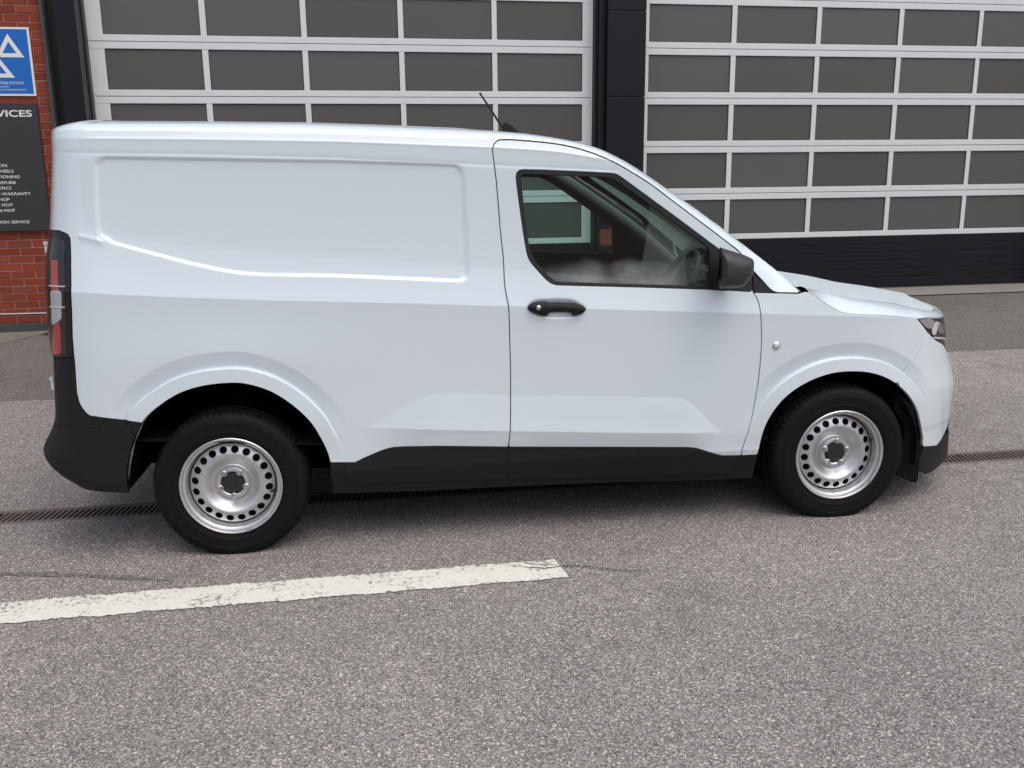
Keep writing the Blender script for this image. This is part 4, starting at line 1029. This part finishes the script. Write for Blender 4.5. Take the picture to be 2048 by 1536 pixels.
# old concrete slab at the foot of the brick wall, its broken edge running up to the plinth
def slab():
    V = []; Fc = []
    fr = [(-3.62, 8.35), (-3.50, 8.50), (-3.44, 8.62), (-3.33, 8.86), (-3.25, 9.05), (-3.17, 9.20), (-3.10, 9.36), (-3.02, 9.50), (-2.97, 9.68)]
    fr = [(-5.2, 7.9), (-4.4, 8.05), (-3.9, 8.2)]+fr
    for x, y in fr:
        V += [(x, y, gz(x, y)+0.006), (x-0.0, 9.70, gz(x, 9.7)+0.006), (x, y, gz(x, y)-0.01)]
    for k in range(len(fr)-1): Fc += [(3*k, 3*k+3, 3*k+4, 3*k+1), (3*k+2, 3*k+5, 3*k+3, 3*k)]
    return tag(mesh_obj('concrete_slab', V, Fc, 'concrete_slab', smooth=False), kind='structure')
slab()
# painted bay line: ragged edges, worn film
LP0, LP1 = Vector((-7.0, 4.08)), Vector((0.775, 3.364))
A0, A1 = Vector((-1.336, 3.387)), Vector((0.775, 3.364))
def line():
    d = (A1-A0).normalized(); n = Vector((-d.y, d.x)); V = []; Fc = []; L = 9.0; k = 860
    for i in range(k+1):
        t = i/k; c = A1-d*(L*t)
        hw = 0.0905; tr = 0.010*(1-min(1, t*k/4))
        for sgn in (-1, 1):
            j = RNG.normal(0, 0.0042)+0.003*math.sin(i*0.21+sgn)
            p = c+n*(sgn*(hw+j))+d*((0.012 if sgn < 0 else -0.006)*max(0, 1-t*k/2)+RNG.normal(0, 0.002))
            V.append((p.x, p.y, 0.004))
    for i in range(k): Fc.append((2*i, 2*i+1, 2*i+3, 2*i+2))
    return tag(mesh_obj('bay_line', V, Fc, 'road_paint', smooth=False), kind='structure')
line()
# hairline cracks in the asphalt
def crack(pts, w, zoff=0.0025):
    V = []; Fc = []; P_ = cr(pts, 8)
    for i, p in enumerate(P_):
        d = P_[min(i+1, len(P_)-1)]-P_[max(0, i-1)]; d /= np.linalg.norm(d); n = np.array([-d[1], d[0]]); jj_ = RNG.normal(0, 0.004)
        ww = w*(0.5+RNG.random())*min(1, 4*min(i, len(P_)-1-i)/len(P_)+0.15)
        for sg in (-1, 1): q = p+n*(sg*ww/2+jj_); V.append((q[0], q[1], gz(q[0], q[1])+zoff))
    for i in range(len(P_)-1): Fc.append((2*i, 2*i+1, 2*i+3, 2*i+2))
    return tag(mesh_obj('asphalt_crack', V, Fc, 'drain_pit', smooth=False), kind='structure')
crack([(0.56, 3.44), (0.66, 3.39), (0.70, 3.375), (0.80, 3.38), (0.90, 3.35), (1.02, 3.29), (1.16, 3.26)], 0.005, 0.0060)
def stain(pts, w, mat):
    P_ = cr(pts, 8); V = []; Fc = []
    for i, p in enumerate(P_):
        dd = P_[min(i+1, len(P_)-1)]-P_[max(0, i-1)]; dd /= np.linalg.norm(dd); n = np.array([-dd[1], dd[0]])
        ww = w*(0.6+0.8*RNG.random())*min(1, 5*min(i, len(P_)-1-i)/len(P_)+0.1)
        for sg in (-1, 1): q = p+n*sg*ww/2; V.append((q[0], q[1], 0.0022))
    for i in range(len(P_)-1): Fc.append((2*i, 2*i+1, 2*i+3, 2*i+2))
    return tag(mesh_obj('asphalt_seam', V, Fc, mat, smooth=False), kind='structure')
stain([(-2.6, 3.98), (-1.9, 3.86), (-1.521, 3.77), (-1.341, 3.737), (-1.139, 3.681), (-0.945, 3.62), (-0.754, 3.555)], 0.035, 'asphalt_dark')
crack([(0.62, 3.455), (0.70, 3.41), (0.78, 3.40)], 0.004, 0.0060)

# ------------------------------------------------------------------ drain channel: frame and separate grate bars
dang = math.atan2(DR1[1]-DR0[1], DR1[0]-DR0[0])
DRAIN = empty('drain_channel', (0.0, dy(0.0), 0.0), dang)
tag(DRAIN, 'long rusty iron slot drain set in the asphalt and passing under the van', 'drain')
for sg in (-1, 1):
    bm = bmesh.new(); box(bm, (-14, sg*DW-0.014 if sg < 0 else DW-0.016, -0.03), (14, sg*DW+0.016 if sg < 0 else DW+0.014, 0.001), 0.0)
    for v in bm.verts: pass
    bm_obj('frame_rail', bm, 'drain_iron', DRAIN)
bm = bmesh.new(); box(bm, (-14, -DW, -0.12), (14, DW, -0.10)); bm_obj('channel_floor', bm, 'drain_pit', DRAIN)
bm = bmesh.new()
r = bmesh.ops.create_cube(bm, size=1.0)['verts']
for v in r: v.co = Vector((v.co.x*0.011+v.co.y*0.020, v.co.y*(2*DW-0.032), -0.012+v.co.z*0.022))
bar0 = bm_obj('grate_bar', bm, 'drain_iron', DRAIN)
pitch = 0.0265; spots = [x for x in np.arange(-2.2, 5.2, pitch)]
for k, x in enumerate(spots):
    o = bar0 if k == 0 else bar0.copy()
    if k: COL.objects.link(o); o.parent = DRAIN
    o.location = (x, 0, 0.0)
bm = bmesh.new()
for x in list(np.arange(-13.9, -2.2, pitch))+list(np.arange(5.2, 13.9, pitch)):
    r = bmesh.ops.create_cube(bm, size=1.0)['verts']
    for v in r: v.co = Vector((x+v.co.x*0.011+v.co.y*0.020, v.co.y*(2*DW-0.032), -0.012+v.co.z*0.022))
rest = bm_obj('grate_bars', bm, 'drain_iron', DRAIN); rest['kind'] = 'stuff'
bm = bmesh.new()
for x in np.arange(-2.21, 5.2, 0.5): box(bm, (x, -DW+0.014, -0.02), (x+0.004, DW-0.014, 0.0006))
gj = bm_obj('grate_joints', bm, 'drain_pit', DRAIN); gj['kind'] = 'stuff'

# ------------------------------------------------------------------ workshop building
YB = 9.75     # brick face
YD = 9.95     # door face
WX0, WX1 = -9.0, -2.745
WALL = empty('brick_wall', (0, 0, 0))
tag(WALL, 'red brick wall behind the rear of the van carrying the two signs', 'wall', kind='thing')
bm = bmesh.new(); box(bm, (WX0, YB+0.006, 0.0), (WX1, YB+0.30, 5.2)); bm_obj('mortar', bm, 'mortar', WALL)
bmx = bmesh.new(); r = bmesh.ops.create_cube(bmx, size=1.0)['verts']
for v in r: v.co = Vector((v.co.x*0.2155, v.co.y*0.05, v.co.z*0.0645))
es = [e for e in bmx.edges if all(v.co.y < 0 for v in e.verts)]
bmesh.ops.bevel(bmx, geom=es, offset=0.003, segments=1, affect='EDGES')
brick0 = bm_obj('brick', bmx, 'brick_clay', WALL); half_me = None
cells = []
course = 0.0745
for c in range(0, 68):
    z = 0.175+course*(c+0.5)+0.0
    # brick joints read off the wall's right-hand end
    xr = WX1+(0.115 if c % 2 == 0 else 0.0)
    k = 0
    while xr > WX0+0.12:
        x0 = xr-0.2255
        cells.append((x0, min(xr, WX1), z)); xr = x0; k += 1
vis = [q for q in cells if q[1] > -3.95 and q[2] < 3.9]
vis.sort(key=lambda q: -q[1]); near = vis[:298]
ns = set(near)
def put(o, q):
    x0, x1, z = q; w = x1-x0-0.010
    o.location = ((x0+0.010+x1)/2, YB+0.025+RNG.normal(0, 0.0012), z+RNG.normal(0, 0.0006)); o.scale = (w/0.2155, 1, 1)
    o.rotation_euler = (RNG.normal(0, 0.006), 0, RNG.normal(0, 0.003))
first = True
for q in near:
    if q[1]-q[0] < 0.05: continue
    o = brick0 if first else brick0.copy()
    if not first: COL.objects.link(o); o.parent = WALL
    first = False; put(o, q)
bm = bmesh.new()
for q in cells:
    if q in ns: continue
    box(bm, (q[0]+0.010, YB, q[2]-0.032), (q[1], YB+0.04, q[2]+0.032))
ob = bm_obj('bricks', bm, 'brick_clay', WALL); ob['kind'] = 'stuff'
bm = bmesh.new(); box(bm, (WX0, YB-0.028, -0.05), (WX1, YB+0.01, 0.175), 0.004); bm_obj('plinth', bm, 'plinth_grey', WALL)
bm = bmesh.new(); box(bm, (WX0, YB-0.050, -0.05), (WX1, YB-0.029, 0.105), 0.004); bm_obj('kerb', bm, 'plinth_grey', WALL)
# white cable clipped along the wall
bm = bmesh.new(); tube(bm, [(x, YB-0.008, 0.270+0.004*math.sin(x*3.1)) for x in np.arange(-8.9, -2.76, 0.15)], 0.006, 8)
cab = bm_obj('wall_cable', bm, 'cable_white', None, True); tag(cab, 'thin white cable clipped low along the red brick wall', 'cable', kind='thing')
# columns between the doors
def column(x0, x1, label):
    o = empty('wall_column', ((x0+x1)/2, YB, 0)); w = (x1-x0)/2
    tag(o, label, 'column', 'columns framing the workshop doors', kind='thing')
    bm = bmesh.new(); box(bm, (-w+0.055, -0.05, -0.05), (w, 0.30, 2.35), 0.006); box(bm, (-w+0.055, -0.05, 2.354), (w, 0.30, 3.20), 0.006); box(bm, (-w+0.055, -0.05, 3.204), (w, 0.30, 5.2), 0.006); bm_obj('cladding', bm, 'column_grey', o)
    bm = bmesh.new(); box(bm, (-w-0.002, 0.02, -0.05), (-w+0.055, 0.25, 5.2), 0.003); bm_obj('flashing', bm, 'column_grey', o)
    bm = bmesh.new(); box(bm, (-w-0.002, 0.13, -0.05), (-w-0.030, 0.24, 5.2)); bm_obj('door_seal', bm, 'seal_rubber', o)
    bm = bmesh.new(); box(bm, (w+0.001, 0.10, -0.05), (w+0.022, 0.20, 5.2), 0.004); bm_obj('door_seal', bm, 'seal_rubber', o)
    return o
def column_slotted(x0, x1, label):
    o = empty('wall_column', ((x0+x1)/2, YB, 0)); w = (x1-x0)/2
    tag(o, label, 'column', 'columns framing the workshop doors', kind='thing')
    bm = bmesh.new(); box(bm, (-w, -0.05, -0.05), (-w+0.030, 0.30, 5.2), 0.004); bm_obj('flashing', bm, 'plinth_grey', o)
    bm = bmesh.new(); box(bm, (-w+0.031, 0.10, -0.05), (-w+0.115, 0.30, 5.2)); bm_obj('channel', bm, 'seal_rubber', o)
    bm = bmesh.new(); box(bm, (-w+0.116, -0.03, -0.05), (w-0.012, 0.30, 5.2), 0.006); bm_obj('cladding', bm, 'column_grey', o)
    bm = bmesh.new(); box(bm, (w-0.011, -0.036, -0.05), (w, 0.10, 5.2), 0.003); bm_obj('edge_strip', bm, 'plinth_grey', o)
    bm = bmesh.new(); box(bm, (w+0.001, 0.10, -0.05), (w+0.022, 0.20, 5.2), 0.004); bm_obj('door_seal', bm, 'seal_rubber', o)
column_slotted(-2.745, -2.425, 'dark grey column between brick wall and the left door')
column(2.665, 3.135, 'dark grey column between the two workshop doors')
column(8.25, 8.70, 'dark grey column at the far right end of the doors')
# sectional doors
Z0, DZ = 0.822, 0.5125
def sect_door(x0, label, xs, nrow=7):
    """xs: edges of the panes (left, right) in world x"""
    d = empty('sectional_door', (x0, YD, 0)); x1 = xs[-1][1]+0.105
    tag(d, label, 'garage door', 'sectional workshop doors', kind='thing')
    for r in range(nrow):
        zb, zt = Z0+DZ*r+0.003, Z0+DZ*(r+1)-0.003
        pb, pt_ = zb+0.060, zt-0.064
        bm = bmesh.new()
        box(bm, (0, 0, zb), (x1-x0, 0.035, pb), 0.0025); bm_obj('section_rail', bm, 'aluminium', d)
        bm = bmesh.new(); box(bm, (0, 0, pt_), (x1-x0, 0.035, zt), 0.0025); bm_obj('section_rail', bm, 'aluminium', d)
        for a_, b_ in ((0.001, xs[0][0]-x0), (xs[-1][1]-x0, x1-x0-0.001)):
            bm = bmesh.new(); box(bm, (a_, 0.0018, pb-0.001), (b_, 0.034, pt_+0.001), 0.002); bm_obj('stile', bm, 'aluminium', d)
        for a, b in zip(xs, xs[1:]):
            bm = bmesh.new(); box(bm, (a[1]-x0, 0.0018, pb-0.001), (b[0]-x0, 0.034, pt_+0.001), 0.002); bm_obj('mullion', bm, 'aluminium', d)
        for a in xs:
            bm = bmesh.new(); box(bm, (a[0]-x0+0.001, 0.016, pb+0.001), (a[1]-x0-0.001, 0.030, pt_-0.001)); bm_obj('pane', bm, 'pane', d)
            # black glazing bead, a thin recessed frame round the pane
            bm = bmesh.new()
            X0, X1, ZA, ZB = a[0]-x0, a[1]-x0, pb, pt_
            box(bm, (X0, 0.012, ZA), (X1, 0.0155, ZA+0.006)); box(bm, (X0, 0.012, ZB-0.007), (X1, 0.0155, ZB)); box(bm, (X0, 0.012, ZA+0.0062), (X0+0.005, 0.0155, ZB-0.0072)); box(bm, (X1-0.006, 0.012, ZA+0.0062), (X1, 0.0155, ZB-0.0072))
            bm_obj('bead', bm, 'seal_rubber', d)
    # bottom panel of horizontal black slats
    for k in range(6):
        zt = Z0-0.003 if k == 0 else Z0-0.0975*k
        zb = Z0-0.0975*(k+1)+0.005 if k < 5 else 0.225
        bm = bmesh.new(); box(bm, (0, 0.001, zb), (x1-x0, 0.034, zt), 0.0045); bm_obj('slat', bm, 'slat_black', d)
    bm = bmesh.new(); box(bm, (0, 0.010, 0.225), (x1-x0, 0.033, Z0)); bm_obj('backing', bm, 'slat_black', d)
    bm = bmesh.new(); box(bm, (0, 0.004, 0.185), (x1-x0, 0.032, 0.224)); bm_obj('floor_seal', bm, 'seal_rubber', d)
    bm = bmesh.new(); box(bm, (0, 0.036, Z0-0.01), (x1-x0, 0.045, Z0+DZ*nrow)); bm_obj('inner_sheet', bm, 'inner_dark', d)
    return d
XL = [(-2.262, -1.351), (-1.293, -0.382), (-0.326, 0.586), (0.640, 1.551), (1.604, 2.517)]
XR = [(3.249, 4.180), (4.237, 5.165), (5.220, 6.151), (6.206, 7.138), (7.190, 8.122)]
sect_door(-2.404, 'left workshop door of silver frames and grey panes, partly hidden by the van roof', XL)
sect_door(3.147, 'right workshop door of silver frames and grey panes above black slats', XR)
LINT = empty('facade_panel', (0, YB, 0)); tag(LINT, 'dark cladding band across the facade above the workshop doors', 'cladding', kind='thing')
bm = bmesh.new(); box(bm, (-2.74, -0.06, Z0+DZ*7+0.01), (8.7, 0.28, 5.6)); bm_obj('cladding', bm, 'wall_panel', LINT)
bm = bmesh.new(); box(bm, (-9.0, -0.07, 5.21), (-2.745, 0.28, 5.6)); bm_obj('cladding', bm, 'wall_panel', LINT)
RW = empty('side_wall', (0, YB, 0)); tag(RW, 'plain dark wall beyond the right-hand workshop door', 'wall', kind='thing')
bm = bmesh.new(); box(bm, (8.70, 0, -0.1), (16, 0.3, 5.6)); bm_obj('cladding', bm, 'wall_panel', RW)

# ------------------------------------------------------------------ signs
def text(name, body, size, x, z, y, mat, parent, align='RIGHT', bold=0.0, xs=1.0, spacing=1.0):
    cu = bpy.data.curves.new(name, 'FONT'); cu.body = body; cu.size = size; cu.align_x = align; cu.align_y = 'BOTTOM_BASELINE'; cu.offset = bold; cu.space_character = spacing
    t = bpy.data.objects.new(name, cu); COL.objects.link(t)
    bpy.context.view_layer.update(); dg = bpy.context.evaluated_depsgraph_get()
    me = bpy.data.meshes.new_from_object(t.evaluated_get(dg)); bpy.data.objects.remove(t); bpy.data.curves.remove(cu)
    for v in me.vertices: v.co = Vector((v.co.x*xs, -v.co.z, v.co.y))
    me.materials.clear(); me.materials.append(M[mat])
    o = bpy.data.objects.new(name, me); o.location = (x, y, z); return link(o, parent)
CAP = 0.70   # cap height of the built-in face relative to its size
def word(body, xr, zb, zt, par, y, mat, bold=0.0, xs=1.0, align='RIGHT'):
    s = (zt-zb)/CAP; return text('lettering', body, s, xr, zb, y, mat, par, align, bold*s, xs)
SIGN = empty('station_sign', (-3.10, YB-0.012, 2.65)); tag(SIGN, 'blue square sign with white triangles on the brick wall, above the grey services board', 'sign', kind='thing')
sx0, sx1, sz0, sz1 = -3.47+3.10, -2.864+3.10, 2.342-2.65, 2.956-2.65
bm = bmesh.new(); box(bm, (sx0, -0.004, sz0), (sx1, 0.006, sz1), 0.0015); bm_obj('board', bm, 'sign_white', SIGN)
bm = bmesh.new(); box(bm, (sx0+0.020, -0.0056, sz0+0.020), (sx1-0.020, -0.0041, sz1-0.018)); bm_obj('blue_field', bm, 'sign_blue', SIGN)
def tri_ring(cx, zb, zt, hw, t):
    """hollow triangle: apex up"""
    h = zt-zb; k = math.hypot(h, hw)
    o_ = [(cx-hw, zb), (cx+hw, zb), (cx, zt)]
    ins = lambda d: [(cx-hw+d*(k+hw)/h, zb+d), (cx+hw-d*(k+hw)/h, zb+d), (cx, zt-d*k/hw)]
    i_ = ins(t); b = bmesh.new(); y0, y1 = -0.0072, -0.0057
    vo = [b.verts.new((x+3.10, y0, z-2.65)) for x, z in o_]; vi = [b.verts.new((x+3.10, y0, z-2.65)) for x, z in i_]
    for q in range(3): b.faces.new((vo[q], vo[(q+1) % 3], vi[(q+1) % 3], vi[q]))
    r = bmesh.ops.extrude_face_region(b, geom=b.faces[:]); 
    for e in r['geom']:
        if isinstance(e, bmesh.types.BMVert): e.co.y = y1
    bmesh.ops.recalc_face_normals(b, faces=b.faces); return bm_obj('triangle', b, 'sign_white', SIGN)
tri_ring(-3.055, 2.688, 2.897, 0.125, 0.036)
tri_ring(-3.158, 2.506, 2.688, 0.125, 0.036)
tri_ring(-3.261, 2.688, 2.897, 0.125, 0.036)
YS = -0.0060
word('MOT TESTING STATION', -2.960+3.10, 2.447-2.65, 2.471-2.65, SIGN, YS, 'sign_white', 0.0, 0.92)
word('LICENSED BY', -3.094+3.10, 2.418-2.65, 2.431-2.65, SIGN, YS, 'sign_white', 0, 0.95)
word('DRIVER AND VEHICLE STANDARDS AGENCY', -2.943+3.10, 2.391-2.65, 2.405-2.65, SIGN, YS, 'sign_white', 0, 0.92)
BOARD = empty('services_board', (-3.30, YB-0.030, 1.68)); tag(BOARD, 'dark grey board listing garage services in white letters beside the van', 'sign', kind='thing')
bm = bmesh.new(); box(bm, (-0.45, -0.010, 1.083-1.68), (-2.869+3.30, 0.022, 2.274-1.68), 0.002); bm_obj('board', bm, 'sign_grey', BOARD)
def bw(b, xr, zb, zt, bold=0.0, xs=1.0): word(b, xr+3.30, zb-1.68, zt-1.68, BOARD, -0.0108, 'sign_white', bold, xs)
bw('SERVICES', -2.917, 2.152, 2.211, 0.020, 1.48)
for b_, xr, zb in (('SUSPENSION', -3.193, 1.690), ('ALLOY WHEELS', -3.143, 1.637), ('AIR CONDITIONING', -3.093, 1.584), ('ALLOY REFURB', -3.137, 1.530), ('DIAGNOSTICS', -3.182, 1.478), ('APPROVED WARRANTY', -3.016, 1.424), ('BODYSHOP', -3.211, 1.372), ('CLASS 7 MOT', -3.188, 1.319), ('CLASS 4 MOT', -3.174, 1.267), ('STATION SERVICE', -3.057, 1.157)):
    bw(b_, xr, zb, zb+0.0265, 0.006, 1.22)

# ------------------------------------------------------------------ what stands across the yard, behind the camera: seen only in reflections
OPP = empty('opposite_building', (-6.0, -19.0, 0.0)); tag(OPP, 'low red brick building with a grey roof across the yard', 'building', kind='thing')
bm = bmesh.new(); box(bm, (-13, -8, -0.1), (13, 0, 4.6)); bm_obj('wall', bm, 'brick_plain', OPP)
bm = bmesh.new(); box(bm, (-13.3, -8.3, 4.61), (13.3, 0.3, 4.95), 0.03); bm_obj('roof', bm, 'wall_panel', OPP)
for k in range(6):
    x = -10.6+4.2*k
    bm = bmesh.new(); box(bm, (x-0.9, 0.001, 1.0), (x+0.9, 0.06, 1.06), 0.004); box(bm, (x-0.9, 0.001, 2.5), (x+0.9, 0.06, 2.56), 0.004); box(bm, (x-0.9, 0.001, 1.061), (x-0.84, 0.06, 2.499)); box(bm, (x+0.84, 0.001, 1.061), (x+0.9, 0.06, 2.499)); w_ = bm_obj('window', bm, 'aluminium', OPP)
    bm = bmesh.new(); box(bm, (x-0.839, 0.002, 1.061), (x+0.839, 0.03, 2.499)); bm_obj('pane', bm, 'pane', w_)
def tree(x, y, h, r, label):
    o = empty('leafy_tree', (x, y, 0)); tag(o, label, 'tree', kind='thing')
    bm = bmesh.new(); tube(bm, [(0, 0, -0.1), (0.05, 0, h*0.3), (0.12, 0.05, h*0.65)], [0.24, 0.18, 0.08], 10)
    for k in range(7):
        a = k*2.4; tube(bm, [(0.05, 0, h*(0.3+0.04*k)), (math.cos(a)*r*0.6, math.sin(a)*r*0.6, h*(0.5+0.05*k))], [0.07, 0.02], 6)
    bm_obj('trunk', bm, 'bark', o, True)
    n = 3600; cl = RNG.normal(0, 1, (26, 3)); cl /= np.linalg.norm(cl, axis=1)[:, None]; cl = cl*RNG.uniform(0.35, 0.95, (26, 1))*[r, r, h*0.34]+[0, 0, h*0.66]
    c = cl[RNG.integers(0, 26, n)]+RNG.normal(0, 0.30*r*0.5, (n, 3)); V = []; Fc = []
    for i in range(n):
        a = RNG.normal(0, 1, 3); a /= np.linalg.norm(a); b_ = np.cross(a, RNG.normal(0, 1, 3)); b_ /= np.linalg.norm(b_); s_ = RNG.uniform(0.07, 0.15)
        V += [c[i]-a*s_, c[i]+b_*s_*0.6, c[i]+a*s_, c[i]-b_*s_*0.6]; Fc.append((4*i, 4*i+1, 4*i+2, 4*i+3))
    cr_ = mesh_obj('crown', V, Fc, 'leaf', o, smooth=False)
tree(11.5, -15.0, 7.0, 2.8, 'round leafy tree across the yard nearest the brick building')
tree(16.5, -16.5, 8.2, 3.2, 'tallest leafy tree across the yard')
tree(22.0, -14.0, 6.4, 2.7, 'small leafy tree at the end of the row across the yard')
